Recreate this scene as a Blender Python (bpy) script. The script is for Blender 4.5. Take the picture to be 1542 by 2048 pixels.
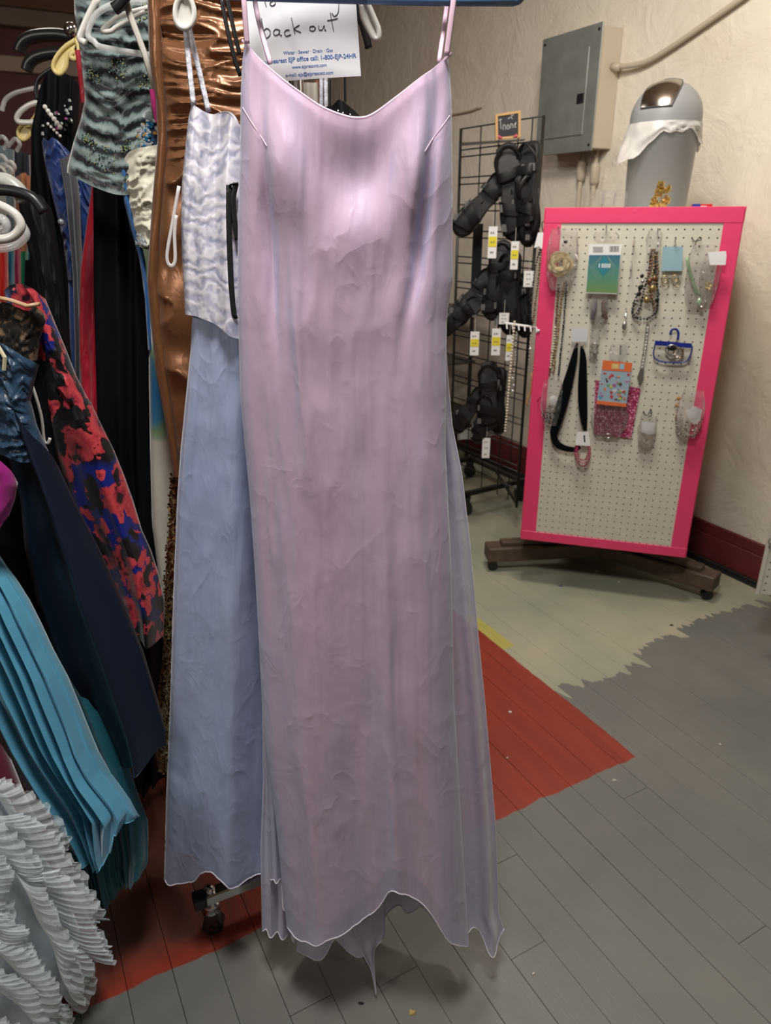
import bpy, math, random
import numpy as np
from mathutils import Vector

for _o in list(bpy.data.objects): bpy.data.objects.remove(_o)
SC = bpy.context.scene
COL = SC.collection
# ------------------------------------------------------------------ camera
CH = 1.42                      # camera height
FPX = 1433.5                   # focal length in pixels of the 1542x2048 frame
PITCH = .3922; ROLL = -.0046
cam = bpy.data.cameras.new('camera'); cam_o = bpy.data.objects.new('camera', cam); COL.objects.link(cam_o)
cam.sensor_fit = 'VERTICAL'; cam.sensor_height = 36; cam.lens = 36*FPX/2048; cam.clip_start = .05
_f = np.array([0, math.cos(PITCH), -math.sin(PITCH)]); _r = np.array([1., 0, 0]); _u = np.cross(_r, _f)
CR = math.cos(ROLL)*_r+math.sin(ROLL)*_u; CU = -math.sin(ROLL)*_r+math.cos(ROLL)*_u; CF = _f
from mathutils import Matrix
cam_o.matrix_world = Matrix(((CR[0], CU[0], -CF[0], 0), (CR[1], CU[1], -CF[1], 0), (CR[2], CU[2], -CF[2], CH), (0, 0, 0, 1)))
SC.camera = cam_o
cam.dof.use_dof = True; cam.dof.focus_distance = .95; cam.dof.aperture_fstop = 8.
# ------------------------------------------------------------------ light and exposure
vs = SC.view_settings; vs.view_transform = 'Standard'; vs.look = 'None'; vs.gamma = 1; vs.use_curve_mapping = False
vs.exposure = 0.0
wld = bpy.data.worlds.new('world'); SC.world = wld; wld.use_nodes = True
wld.node_tree.nodes['Background'].inputs[0].default_value = (.9, .85, .8, 1)
wld.node_tree.nodes['Background'].inputs[1].default_value = .05
def area(name, loc, target, size, power, color, sy=None):
    l = bpy.data.lights.new(name, 'AREA'); l.energy = power; l.size = size; l.color = color
    if sy: l.shape = 'RECTANGLE'; l.size_y = sy
    o = bpy.data.objects.new(name, l); COL.objects.link(o); o.location = loc
    o.rotation_euler = (Vector(target)-Vector(loc)).to_track_quat('-Z', 'Y').to_euler()
    return o
area('ceiling_or_fill_light', (-.04, .42, 2.66), (-.02, .75, 0), .32, 38, (1, .97, .92))
area('ceiling_or_fill_light', (-2.3, -1.0, 2.6), (1.1, 2.9, 1.6), .5, 26, (1, .93, .83))
area('ceiling_or_fill_light', (.45, 2.0, 2.74), (1.0, 3.2, 1.2), .5, 46, (1, .93, .83))  # fill light added to brighten the cream wall, not a known fixture
area('ceiling_or_fill_light', (-1.25, 3.3, 2.74), (-1.25, 3.3, 0), .6, 16, (1, .93, .85))  # added fill over the back row of dresses and the back wall

# ------------------------------------------------------------------ geometry helpers
O0 = np.array([0, 0, CH])
def ray(u, v): return CF+CR*(u-771)/FPX-CU*(v-1024)/FPX
def P(u, v, y):                       # point at distance y in front of the viewer
    d = ray(u, v); return O0+d*(y/d[1])
def FL(u, v, z=0.):                   # point at height z
    d = ray(u, v); return O0+d*((z-CH)/d[2])
def PL(u, v, p, n):
    d = ray(u, v); return O0+d*(((np.array(p)-O0)@n)/(d@n))
def tag(o, label=None, cat=None, group=None, kind=None):
    if label: o['label'] = label
    if cat: o['category'] = cat
    if group: o['group'] = group
    if kind: o['kind'] = kind
    return o
def thing(name, loc, label, cat, group=None, kind=None):
    o = bpy.data.objects.new(name, None); COL.objects.link(o); o.location = tuple(float(a) for a in loc)
    o.empty_display_size = .05
    return tag(o, label, cat, group, kind)
def rootloc(o):
    s = np.zeros(3)
    while o is not None: s = s+np.array(o.location); o = o.parent
    return s
class MB:
    def __init__(s): s.v = []; s.f = []; s.uv = []
    def add(s, V, F, UV=None):
        b = len(s.v); s.v += [tuple(map(float, p)) for p in V]; s.f += [tuple(b+i for i in f) for f in F]
        s.uv += list(UV) if UV is not None else [(0., 0.)]*len(V)
        return s
    def box(s, c, h, ax=None, ch=0):      # centre, half sizes, axes (3 rows)
        c = np.array(c, float); A = np.eye(3) if ax is None else np.array(ax, float)
        if ch <= 0:
            V = [c+A.T@(np.array([i, j, k])*h) for i in (-1, 1) for j in (-1, 1) for k in (-1, 1)]
            F = [(0, 1, 3, 2), (4, 6, 7, 5), (0, 4, 5, 1), (2, 3, 7, 6), (0, 2, 6, 4), (1, 5, 7, 3)]
            return s.add(V, F)
        h = np.array(h, float); V = []; idx = {}
        for i in (-1, 1):
            for j in (-1, 1):
                for k in (-1, 1):
                    for a in range(3):
                        q = np.array([i, j, k])*(h-ch); q[a] = (i, j, k)[a]*h[a]
                        idx[(i, j, k, a)] = len(V); V.append(c+A.T@q)
        F = []
        for a in range(3):
            b, d = (a+1) % 3, (a+2) % 3
            for sg in (-1, 1):
                q = []
                for (x, y) in ((-1, -1), (1, -1), (1, 1), (-1, 1)):
                    t = [0, 0, 0]; t[a] = sg; t[b] = x; t[d] = y; q.append(idx[(*t, a)])
                F.append(tuple(q if sg > 0 else q[::-1]))
            for x in (-1, 1):
                for y in (-1, 1):
                    t0 = [0, 0, 0]; t0[a] = -1; t0[b] = x; t0[d] = y; t1 = list(t0); t1[a] = 1
                    q = (idx[(*t0, b)], idx[(*t0, d)], idx[(*t1, d)], idx[(*t1, b)])
                    F.append(q if x*y < 0 else q[::-1])
        for i in (-1, 1):
            for j in (-1, 1):
                for k in (-1, 1):
                    q = tuple(idx[(i, j, k, a)] for a in range(3)); F.append(q if i*j*k > 0 else q[::-1])
        return s.add(V, F)
    def tube(s, pts, r, n=8, cap=True, flat=1., closed=False):
        pts = np.array(pts, float); m = len(pts)
        rr = np.full(m, r, float) if np.isscalar(r) else np.array(r, float)
        T = np.gradient(pts, axis=0)
        if closed: T = np.roll(pts, -1, 0)-np.roll(pts, 1, 0)
        T /= np.linalg.norm(T, axis=1)[:, None]+1e-9
        up = np.array([0, 0, 1.]) if abs(T[0][2]) < .9 else np.array([0, 1., 0])
        N = np.cross(up, T[0]); N /= np.linalg.norm(N); V = []; UV = []
        for i in range(m):
            N = N-T[i]*(N@T[i]); N /= np.linalg.norm(N)+1e-9; B = np.cross(T[i], N)
            for k in range(n):
                a = 2*math.pi*k/n; V.append(pts[i]+rr[i]*(N*math.cos(a)+B*math.sin(a)*flat)); UV.append((k/n, i/m))
        F = []
        for i in range(m if closed else m-1):
            j = (i+1) % m
            for k in range(n):
                l = (k+1) % n; F.append((i*n+k, i*n+l, j*n+l, j*n+k))
        if cap and not closed: F.append(tuple(range(n))[::-1]); F.append(tuple((m-1)*n+k for k in range(n)))
        return s.add(V, F, UV)
    def cyl(s, a, b, r, n=14, r2=None): return s.tube([a, b], [r, r if r2 is None else r2], n)
    def sphere(s, c, r, n=8, m=6, sc=(1, 1, 1)):
        V = []; F = []
        for i in range(1, m):
            th = math.pi*i/m
            for k in range(n):
                a = 2*math.pi*k/n
                V.append(np.array(c)+r*np.array([math.sin(th)*math.cos(a)*sc[0], math.sin(th)*math.sin(a)*sc[1], math.cos(th)*sc[2]]))
        V += [np.array(c)+np.array([0, 0, r*sc[2]]), np.array(c)-np.array([0, 0, r*sc[2]])]
        for i in range(m-2):
            for k in range(n): l = (k+1) % n; F.append((i*n+k, (i+1)*n+k, (i+1)*n+l, i*n+l))
        t = (m-1)*n
        for k in range(n): l = (k+1) % n; F.append((t, k, l)); F.append((t+1, (m-2)*n+l, (m-2)*n+k))
        return s.add(V, F)
    def grid(s, V, nr, nc, UV=None, wrap=False):
        F = []
        for i in range(nr-1):
            for j in range(nc if wrap else nc-1):
                k = (j+1) % nc; F.append((i*nc+j, i*nc+k, (i+1)*nc+k, (i+1)*nc+j))
        return s.add(V, F, UV)
    def prism(s, poly, d0, d1):           # 3-D polygon extruded from offset d0 to d1
        n = len(poly); V = [np.array(p)+d0 for p in poly]+[np.array(p)+d1 for p in poly]
        F = [tuple(range(n))[::-1], tuple(range(n, 2*n))]+[(i, (i+1) % n, n+(i+1) % n, n+i) for i in range(n)]
        return s.add(V, F)
    def lathe(s, c, prof, n=24):
        V = []
        for (r, z) in prof:
            for k in range(n): a = 2*math.pi*k/n; V.append((c[0]+r*math.cos(a), c[1]+r*math.sin(a), c[2]+z))
        return s.grid(V, len(prof), n, wrap=True)
    def build(s, name, m, parent=None, smooth=False, loc=None):
        me = bpy.data.meshes.new(name)
        V = np.array(s.v)
        if parent is not None: off = rootloc(parent)
        elif loc is not None: off = np.array(loc, float)
        else: off = (V.min(0)+V.max(0))/2; off[2] = V[:, 2].min()
        V = V-off
        me.from_pydata(V.tolist(), [], s.f)
        uv = me.uv_layers.new(name='UVMap'); li = np.zeros(len(me.loops), int); me.loops.foreach_get('vertex_index', li)
        uv.data.foreach_set('uv', np.array(s.uv, float)[li].ravel())
        if smooth: me.polygons.foreach_set('use_smooth', [True]*len(me.polygons))
        if m is not None: me.materials.append(m)
        me.update()
        o = bpy.data.objects.new(name, me); COL.objects.link(o)
        if parent is not None: o.parent = parent
        else: o.location = off
        return o
def dup_tree(o, parent=None):
    c = o.copy(); COL.objects.link(c)
    if parent is not None: c.parent = parent
    for ch in [x for x in bpy.data.objects if x.parent == o]: dup_tree(ch, c)
    return c
_nz = {}
def vnoise(x, y, seed=0):                 # smooth 2-D value noise, -1..1
    if seed not in _nz: _nz[seed] = np.random.RandomState(seed).rand(64, 64)*2-1
    g = _nz[seed]; x = np.asarray(x, float)+seed*1.7; y = np.asarray(y, float)+seed*.9
    xi = np.floor(x).astype(int); yi = np.floor(y).astype(int); fx = x-xi; fy = y-yi
    fx = fx*fx*(3-2*fx); fy = fy*fy*(3-2*fy)
    a = g[xi % 64, yi % 64]; b = g[(xi+1) % 64, yi % 64]; c = g[xi % 64, (yi+1) % 64]; d = g[(xi+1) % 64, (yi+1) % 64]
    return (a*(1-fx)+b*fx)*(1-fy)+(c*(1-fx)+d*fx)*fy
def spline(pts, n=40):                    # Catmull-Rom through points
    p = np.array(pts, float); p = np.vstack([2*p[0]-p[1], p, 2*p[-1]-p[-2]]); m = len(p)-3; out = []
    for t in np.linspace(0, m-1e-6, n):
        i = int(t); f = t-i; a, b, c, d = p[i:i+4]
        out.append(.5*(2*b+(c-a)*f+(2*a-5*b+4*c-d)*f*f+(3*b-a-3*c+d)*f**3))
    return np.array(out)
def cloth(name, m, parent, y, top, bot, left, right, dep=(.025, .06), nc=48, nr=60, folds=(), wr=(), hem=None,
          yaw=0., back=0., sq=.5, disp=None, grow=0., thick_back=1., label=None):
    """A hanging garment piece: closed tube of fabric. Edges are given as seen by the viewer, on an upright plane at distance y."""
    n = np.array([-math.sin(yaw), math.cos(yaw), 0]); 
    lu = np.array(left, float); ru = np.array(right, float); tp = np.array(top, float); bt = np.array(bot, float)
    def smooth(q):
        if len(q) < 4: return q
        w = spline(q, 12*len(q)); w[:, 0] = np.maximum.accumulate(w[:, 0])+np.arange(len(w))*1e-5; w[0] = q[0]; w[-1, 0] = max(w[-1, 0], q[-1, 0]); return w
    tp, bt = smooth(tp), smooth(bt)
    um = (np.interp(tp[0, 1], lu[:, 0], lu[:, 1])+np.interp(tp[-1, 1], ru[:, 0], ru[:, 1]))/2
    vm = (tp[:, 1].mean()+bt[:, 1].mean())/2
    p0 = P(um, vm, y)
    nb = max(12, nc//2)
    S = np.concatenate([np.linspace(0, 1, nc), np.linspace(1, 0, nb+2)[1:-1]])
    FR = np.concatenate([np.ones(nc), -np.ones(nb)])
    T = np.linspace(0, 1, nr)
    s, t = np.meshgrid(S, T); fr = np.meshgrid(FR, T)[0]
    ts = (tp[:, 0]-tp[0, 0])/(tp[-1, 0]-tp[0, 0]); bs = (bt[:, 0]-bt[0, 0])/(bt[-1, 0]-bt[0, 0])
    tv = np.interp(s, ts, tp[:, 1]); bv = np.interp(s, bs, bt[:, 1])-np.where(fr < 0, back, 0)
    v = tv*(1-t)+bv*t
    L = np.interp(v, lu[:, 0], lu[:, 1]); R = np.interp(v, ru[:, 0], ru[:, 1])
    gp = grow*(1+0*v); u = (L-gp)*(1-s)+(R+gp)*s
    D = CF[:, None, None]+CR[:, None, None]*(u-771)/FPX-CU[:, None, None]*(v-1024)/FPX
    e = np.clip(1-(2*s-1)**2, 0, 1)**sq
    d0 = (dep[0]*(1-t)+dep[1]*t)*e*np.where(fr > 0, 1, -thick_back)
    k = ((p0-O0)@n-d0)/(D[0]*n[0]+D[1]*n[1]+D[2]*n[2])
    X = O0[:, None, None]+D*k
    d = 0*s
    ed = np.clip(np.minimum(s, 1-s)*12, 0, 1)
    for (k_, a0, a1, ph, dr) in folds:
        d = d+ed*(a0*(1-t)+a1*t)*np.cos(2*math.pi*k_*s+ph+dr*t)
    for (amp, fs, ft, seed, mode) in wr:
        w = vnoise(s*fs, t*ft, seed)
        if mode == 'ridge': w = 1-2*np.abs(w)**.7
        elif mode == 'ruche': w = (1-2*np.abs(vnoise(s*fs*.5, t*ft+.9*vnoise(s*fs, t*ft*.2, seed+5)+.6*s, seed))**.6)*np.clip(np.minimum(t, 1-t)*14, .1, 1)
        d = d+ed*amp*w
    if disp is not None: d = d+disp(s, t, fr)
    X = X-n[:, None, None]*d
    V = np.moveaxis(X, 0, -1).reshape(-1, 3); nn = len(S)
    mb = MB(); mb.grid(V, nr, nn, np.stack([s, t], -1).reshape(-1, 2).tolist(), wrap=True)
    o = mb.build(name, m, parent, smooth=True)
    if label: o['label'] = label
    if hem:
        row = V[(nr-1)*nn:(nr-1)*nn+nc]; h = MB(); h.tube(row, hem[1], 5); h.build('hem', hem[0], o, smooth=True)
    o_top = V[:nc]
    return o, V.reshape(nr, nn, 3)
def text_mb(txt, size, fn, off=.0006, align='LEFT', bold=0.):
    """letters as flat mesh, mapped through fn(x, y, lift)"""
    cu = bpy.data.curves.new('t', 'FONT'); cu.body = txt; cu.size = size; cu.align_x = align; cu.offset = bold; cu.resolution_u = 3
    ob = bpy.data.objects.new('t', cu); COL.objects.link(ob)
    dg = bpy.context.evaluated_depsgraph_get(); me = bpy.data.meshes.new_from_object(ob.evaluated_get(dg))
    V = [fn(w.co.x, w.co.y, off) for w in me.vertices]; F = [tuple(p.vertices) for p in me.polygons]
    bpy.data.objects.remove(ob); bpy.data.curves.remove(cu); bpy.data.meshes.remove(me)
    return V, F

# ------------------------------------------------------------------ material helpers
def newmat(name):
    m = bpy.data.materials.new(name); m.use_nodes = True; nt = m.node_tree
    return m, nt, nt.nodes['Principled BSDF']
def N(nt, typ, **kw):
    n = nt.nodes.new(typ)
    for k, v in kw.items():
        if k == 'inp':
            for a, b in v.items(): n.inputs[a].default_value = b
        else: setattr(n, k, v)
    return n
def ramp(nt, stops, interp='LINEAR'):
    n = nt.nodes.new('ShaderNodeValToRGB'); n.color_ramp.interpolation = interp; e = n.color_ramp.elements
    while len(e) < len(stops): e.new(.5)
    for i, (p, c) in enumerate(stops): e[i].position = p; e[i].color = (c if len(c) == 4 else (*c, 1)) if not np.isscalar(c) else (c, c, c, 1)
    return n
def mix(nt, fac, a, b, mode='MIX'):
    n = nt.nodes.new('ShaderNodeMix'); n.data_type = 'RGBA'; n.blend_type = mode
    for s_, v in ((0, fac), (6, a), (7, b)):
        if isinstance(v, bpy.types.NodeSocket): nt.links.new(v, n.inputs[s_])
        elif s_ == 0: n.inputs[0].default_value = v
        else: n.inputs[s_].default_value = (*v, 1) if len(v) == 3 else v
    return n.outputs[2]
def mth(nt, op, a, b=0., c=0.):
    n = nt.nodes.new('ShaderNodeMath'); n.operation = op
    for i, v in enumerate((a, b, c)):
        if isinstance(v, bpy.types.NodeSocket): nt.links.new(v, n.inputs[i])
        else: n.inputs[i].default_value = v
    return n.outputs[0]
def coords(nt, kind='Object', scale=(1, 1, 1), rot=(0, 0, 0), loc=(0, 0, 0)):
    tc = nt.nodes.new('ShaderNodeTexCoord'); mp = nt.nodes.new('ShaderNodeMapping')
    nt.links.new(tc.outputs[kind], mp.inputs[0]); mp.inputs[1].default_value = loc; mp.inputs[2].default_value = rot; mp.inputs[3].default_value = scale
    return mp.outputs[0]
def noise(nt, vec, scale, detail=3, rough=.5, dist=0):
    n = N(nt, 'ShaderNodeTexNoise', inp={'Scale': scale, 'Detail': detail, 'Roughness': rough, 'Distortion': dist}); nt.links.new(vec, n.inputs['Vector']); return n
def bump(nt, h, strength, dist=.01, prev=None):
    b = N(nt, 'ShaderNodeBump', inp={'Strength': strength, 'Distance': dist}); nt.links.new(h, b.inputs['Height'])
    if prev is not None: nt.links.new(prev, b.inputs['Normal'])
    return b.outputs[0]
def simple(name, col, rough=.5, metal=0., bs=0., bst=0., var=0., trans=0., alpha=1., coat=0., sheen=0., spec=.5):
    m, nt, p = newmat(name); p.inputs['Base Color'].default_value = (*col, 1); p.inputs['Roughness'].default_value = rough; p.inputs['Metallic'].default_value = metal
    p.inputs['Transmission Weight'].default_value = trans; p.inputs['Alpha'].default_value = alpha; p.inputs['Coat Weight'].default_value = coat
    p.inputs['Sheen Weight'].default_value = sheen; p.inputs['Specular IOR Level'].default_value = spec
    if bs or var:
        v = coords(nt); n = noise(nt, v, bs or 12, 4)
        if bst: nt.links.new(bump(nt, n.outputs[0], bst, .004), p.inputs['Normal'])
        if var:
            r = ramp(nt, [(.3, tuple(c*(1-var) for c in col)), (.7, tuple(min(1, c*(1+var)) for c in col))]); nt.links.new(n.outputs[0], r.inputs[0]); nt.links.new(r.outputs[0], p.inputs['Base Color'])
    return m
def fabric(name, col, col2=None, rough=.5, sheen=.3, spec=.4, streak=(40, 3), st=.3, crease=.0, cs=6., weave=.1, uv=True, metal=0., aniso=0., base=None, alpha=None):
    """woven cloth: colour drift, streaks along the drop, fine weave, sharp creases"""
    m, nt, p = newmat(name); col2 = col2 or tuple(c*.85 for c in col)
    v = coords(nt, 'UV' if uv else 'Object', (streak[0], streak[1], 1)); n1 = noise(nt, v, 1, 4, .6, .4)
    vo = coords(nt, 'Object')
    n2 = noise(nt, vo, 7, 4, .6)
    if base is None:
        r = ramp(nt, [(.3, col2), (.68, col)]); nt.links.new(mth(nt, 'MULTIPLY_ADD', n1.outputs[0], .5, mth(nt, 'MULTIPLY', n2.outputs[0], .5)), r.inputs[0]); c = r.outputs[0]
    else: c = base(nt)
    nt.links.new(c, p.inputs['Base Color'])
    b = bump(nt, n1.outputs[0], st, .0022)
    if crease:
        for sc_, fac_, pw_ in ((cs*1.2, .30, 9.), (cs*2.8, .55, 6.), (cs*6, .3, 4.)):
            n3 = noise(nt, coords(nt, 'Object', (1, 1, .55), (0, .35, 0)), sc_, 1.5, .5, .9)
            rg = mth(nt, 'POWER', mth(nt, 'SUBTRACT', 1., mth(nt, 'MULTIPLY', mth(nt, 'ABSOLUTE', mth(nt, 'SUBTRACT', n3.outputs[0], .5)), 3.)), pw_)
            n4 = noise(nt, vo, sc_*.7, 2); rr = ramp(nt, [(.42, 0.), (.66, 1.)]); nt.links.new(n4.outputs[0], rr.inputs[0])
            b = bump(nt, mth(nt, 'MULTIPLY', rg, rr.outputs[0]), min(1, crease*fac_*1.3), .006, b)
        b = bump(nt, noise(nt, vo, 26, 4, .6).outputs[0], crease*.35, .004, b)
    if weave:
        b = bump(nt, noise(nt, vo, 420, 1).outputs[0], weave, .0008, b)
    nt.links.new(b, p.inputs['Normal'])
    p.inputs['Roughness'].default_value = rough; p.inputs['Sheen Weight'].default_value = sheen; p.inputs['Specular IOR Level'].default_value = spec
    p.inputs['Metallic'].default_value = metal; p.inputs['Anisotropic'].default_value = aniso; p.inputs['Sheen Roughness'].default_value = .4
    if alpha is not None:
        a0, a1 = alpha; lw = N(nt, 'ShaderNodeLayerWeight', inp={'Blend': .35})
        nt.links.new(mth(nt, 'MULTIPLY_ADD', lw.outputs['Facing'], a1-a0, a0), p.inputs['Alpha'])
    return m
# ------------------------------------------------------------------ the room
WY = .4946
WD = np.array([-math.sin(WY), math.cos(WY), 0]); WN = np.array([math.cos(WY), math.sin(WY), 0]); UP = np.array([0, 0, 1.])
def AB(a, b, z=0.): return WD*a+WN*b+UP*z
WB = 2.648                               # the cream wall
def wall_mat():
    m, nt, p = newmat('cream_plaster'); v = coords(nt)
    n = noise(nt, v, 1.3, 5, .6); r = ramp(nt, [(.3, (.65, .575, .47)), (.5, (.76, .70, .595)), (.75, (.79, .735, .635))]); nt.links.new(n.outputs[0], r.inputs[0])
    n2 = noise(nt, v, 3.1, 4, .7, 1.2); r2 = ramp(nt, [(.66, 0.), (.74, 1.)]); nt.links.new(n2.outputs[0], r2.inputs[0])
    nt.links.new(mix(nt, mth(nt, 'MULTIPLY', r2.outputs[0], .5), r.outputs[0], (.46, .37, .22)), p.inputs['Base Color'])
    b = bump(nt, noise(nt, v, 5, 5, .65, .8).outputs[0], .45, .03); b = bump(nt, noise(nt, v, 38, 4, .6).outputs[0], .3, .006, b)
    nt.links.new(b, p.inputs['Normal']); p.inputs['Roughness'].default_value = .55; return m
M_WALL = wall_mat()
M_MAROON = simple('maroon_paint', (.16, .028, .03), .5, bs=9, bst=.3, var=.15)
M_MAROON2 = simple('maroon_wall_paint', (.11, .02, .026), .6, bs=5, bst=.2, var=.15)
M_TAUPE = simple('taupe_paint', (.2, .15, .115), .6, bs=5, bst=.2, var=.1)
M_BEIGE = simple('beige_trim_paint', (.42, .33, .25), .6, bs=5, bst=.2, var=.1)
def floor_mat():
    m, nt, p = newmat('painted_floorboards')
    g = nt.nodes.new('ShaderNodeNewGeometry'); pos = g.outputs['Position']
    def dot(vec):
        d = N(nt, 'ShaderNodeVectorMath', operation='DOT_PRODUCT'); nt.links.new(pos, d.inputs[0]); d.inputs[1].default_value = tuple(vec); return d.outputs['Value']
    a, b = dot(WD), dot(WN)
    def nz(sc, det=2, stretch=None):
        v = N(nt, 'ShaderNodeCombineXYZ'); sx, sy = stretch or (1, 1)
        nt.links.new(mth(nt, 'MULTIPLY', a, sx), v.inputs[0]); nt.links.new(mth(nt, 'MULTIPLY', b, sy), v.inputs[1]); return noise(nt, v.outputs[0], sc, det, .6)
    wob = mth(nt, 'SUBTRACT', nz(9).outputs[0], .5)
    def less(x, lim, w=.002): 
        q = N(nt, 'ShaderNodeMapRange', inp={'From Min': lim+w, 'From Max': lim-w}) ; nt.links.new(x, q.inputs['Value']); return q.outputs[0]
    bw = mth(nt, 'MULTIPLY_ADD', wob, .018, b); aw = mth(nt, 'MULTIPLY_ADD', wob, .03, a)
    left = less(bw, 1.387); far = less(mth(nt, 'MULTIPLY', aw, -1), -1.085)
    red = mth(nt, 'MULTIPLY', left, far)
    row = mth(nt, 'FLOOR', mth(nt, 'DIVIDE', mth(nt, 'SUBTRACT', b, .263), .0885))
    vr = N(nt, 'ShaderNodeCombineXYZ'); nt.links.new(mth(nt, 'MULTIPLY', row, 7.31), vr.inputs[0])
    wn_ = N(nt, 'ShaderNodeTexWhiteNoise', noise_dimensions='3D'); nt.links.new(vr.outputs[0], wn_.inputs[0])
    frac = mth(nt, 'FRACT', mth(nt, 'DIVIDE', mth(nt, 'SUBTRACT', b, .263), .0885))
    rb = N(nt, 'ShaderNodeMapRange', inp={'From Min': 1.38, 'From Max': 2.5}); nt.links.new(b, rb.inputs[0])
    cv = ramp(nt, [(0, .6), (.10, .38), (.25, .34), (.42, .66), (.66, .75), (1, .72)], 'EASE'); nt.links.new(rb.outputs[0], cv.inputs[0])
    lim = mth(nt, 'MULTIPLY_ADD', cv.outputs[0], .25, 1.32)
    lap = mth(nt, 'ADD', mth(nt, 'MULTIPLY', mth(nt, 'POWER', frac, 2.), mth(nt, 'MULTIPLY', mth(nt, 'POWER', wn_.outputs[0], 2.), .13)), mth(nt, 'MULTIPLY', mth(nt, 'SUBTRACT', nz(30, 1, (.2, 1)).outputs[0], .5), .09))
    d = mth(nt, 'SUBTRACT', aw, mth(nt, 'SUBTRACT', lim, lap))
    old = less(mth(nt, 'MULTIPLY', d, -1), 0., .0015)
    ng = nz(3, 4); rg = ramp(nt, [(.3, (.140, .141, .132)), (.7, (.180, .178, .165))]); nt.links.new(ng.outputs[0], rg.inputs[0])
    np_ = nz(2.2, 5); rp = ramp(nt, [(.3, (.26, .285, .22)), (.5, (.33, .335, .25)), (.72, (.42, .38, .285))]); nt.links.new(np_.outputs[0], rp.inputs[0])
    nr_ = nz(3, 4, (1, 8)); rr = ramp(nt, [(.3, (.22, .028, .016)), (.7, (.30, .042, .023))]); nt.links.new(nr_.outputs[0], rr.inputs[0])
    c = mix(nt, old, rg.outputs[0], rp.outputs[0])
    ye = mth(nt, 'MULTIPLY', less(mth(nt, 'ABSOLUTE', mth(nt, 'SUBTRACT', bw, 1.41)), .028), less(mth(nt, 'ABSOLUTE', mth(nt, 'SUBTRACT', aw, 1.83)), .13))
    c = mix(nt, ye, c, (.42, .38, .10)); 
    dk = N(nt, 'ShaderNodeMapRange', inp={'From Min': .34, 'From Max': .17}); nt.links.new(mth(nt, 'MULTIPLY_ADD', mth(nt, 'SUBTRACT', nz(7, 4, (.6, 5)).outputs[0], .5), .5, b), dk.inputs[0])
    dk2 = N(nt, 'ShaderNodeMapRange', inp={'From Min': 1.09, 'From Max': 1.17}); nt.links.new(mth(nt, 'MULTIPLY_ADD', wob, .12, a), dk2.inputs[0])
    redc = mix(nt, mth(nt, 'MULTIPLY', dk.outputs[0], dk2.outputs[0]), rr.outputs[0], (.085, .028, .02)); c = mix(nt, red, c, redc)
    sp = nz(60, 2); rs = ramp(nt, [(.74, 0.), (.78, 1.)]); nt.links.new(sp.outputs[0], rs.inputs[0])
    c = mix(nt, mth(nt, 'MULTIPLY', rs.outputs[0], .25), c, (.05, .04, .035)); nt.links.new(c, p.inputs['Base Color'])
    bp_ = bump(nt, nz(14, 5, (1, 9)).outputs[0], .2, .003); bp_ = bump(nt, nz(60, 3, (1, 1)).outputs[0], .18, .002, bp_); nt.links.new(bp_, p.inputs['Normal'])
    nt.links.new(mth(nt, 'MULTIPLY_ADD', nz(8, 3).outputs[0], .25, .3), p.inputs['Roughness']); return m
M_FLOOR = floor_mat()
M_GAP = simple('dark_floor_gap', (.012, .011, .01), .9)
def struct(name, mb, m, parent=None, loc=None):
    o = mb.build(name, m, parent, loc=loc); o['kind'] = 'structure'; return o
A0, A1, B0 = -2.6, 6.6, -3.4
fl = struct('floor', MB().box(AB((A0+A1)/2, (B0+WB)/2, -.035), (.5*(A1-A0)+.1, .5*(WB-B0)+.1, .0145), (WD, WN, UP)), M_GAP, loc=(0, 0, -.05))
rng = random.Random(4); PW = .0885
for i in range(-41, 27):
    b0 = .263+PW*i
    if b0+PW > WB: continue
    a = A0+rng.uniform(0, 1.5) if b0 > -1.2 else A0; first = True
    while a < A1:
        ln = rng.uniform(1.6, 3.0) if b0 > -1.2 else 5.
        a2 = min(a+ln, A1); a1 = A0 if first else a; first = False
        if a2-a1 > .05:
            zz = rng.uniform(-.0012, 0)
            MB().box(AB((a1+a2)/2, b0+PW/2, -.0105+zz), ((a2-a1)/2-.0003, PW/2-.00045, .0105), (WD, WN, UP), .0006).build('plank', M_FLOOR, fl)
        a = a2
HC = 2.78
struct('wall_right', MB().box(AB((A0+A1)/2, WB+.05, HC/2), ((A1-A0)/2+.1, .05, HC/2+.02), (WD, WN, UP)), M_WALL)
struct('wall_back', MB().box(AB(A1+.05, (B0+WB)/2, HC/2), (.05, (WB-B0)/2, HC/2), (WD, WN, UP)), M_MAROON2)
struct('wall_left', MB().box(AB((A0+A1)/2, B0-.05, HC/2), ((A1-A0)/2+.1, .05, HC/2), (WD, WN, UP)), M_TAUPE)
struct('wall_front', MB().box(AB(A0-.05, (B0+WB)/2, HC/2), (.05, (WB-B0)/2, HC/2), (WD, WN, UP)), M_WALL)
struct('ceiling', MB().box(AB((A0+A1)/2, (B0+WB)/2, HC+.03), ((A1-A0)/2+.1, (WB-B0)/2+.1, .03), (WD, WN, UP)), M_BEIGE)
struct('trim_1', MB().box(AB(A1-.03, (B0+WB)/2, 2.44), (.03, (WB-B0)/2, .05), (WD, WN, UP), .006), M_BEIGE)
struct('trim_2', MB().box(AB(A1-.06, (B0+WB)/2, HC-.06), (.06, (WB-B0)/2, .055), (WD, WN, UP), .006), M_TAUPE)
bb = MB().box(AB((A0+A1)/2, WB-.011, .055), ((A1-A0)/2, .0105, .055), (WD, WN, UP), .003); bb.box(AB((A0+A1)/2, WB-.008, .135), ((A1-A0)/2, .0075, .025), (WD, WN, UP), .004)
struct('baseboard_right', bb, M_MAROON)

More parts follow.
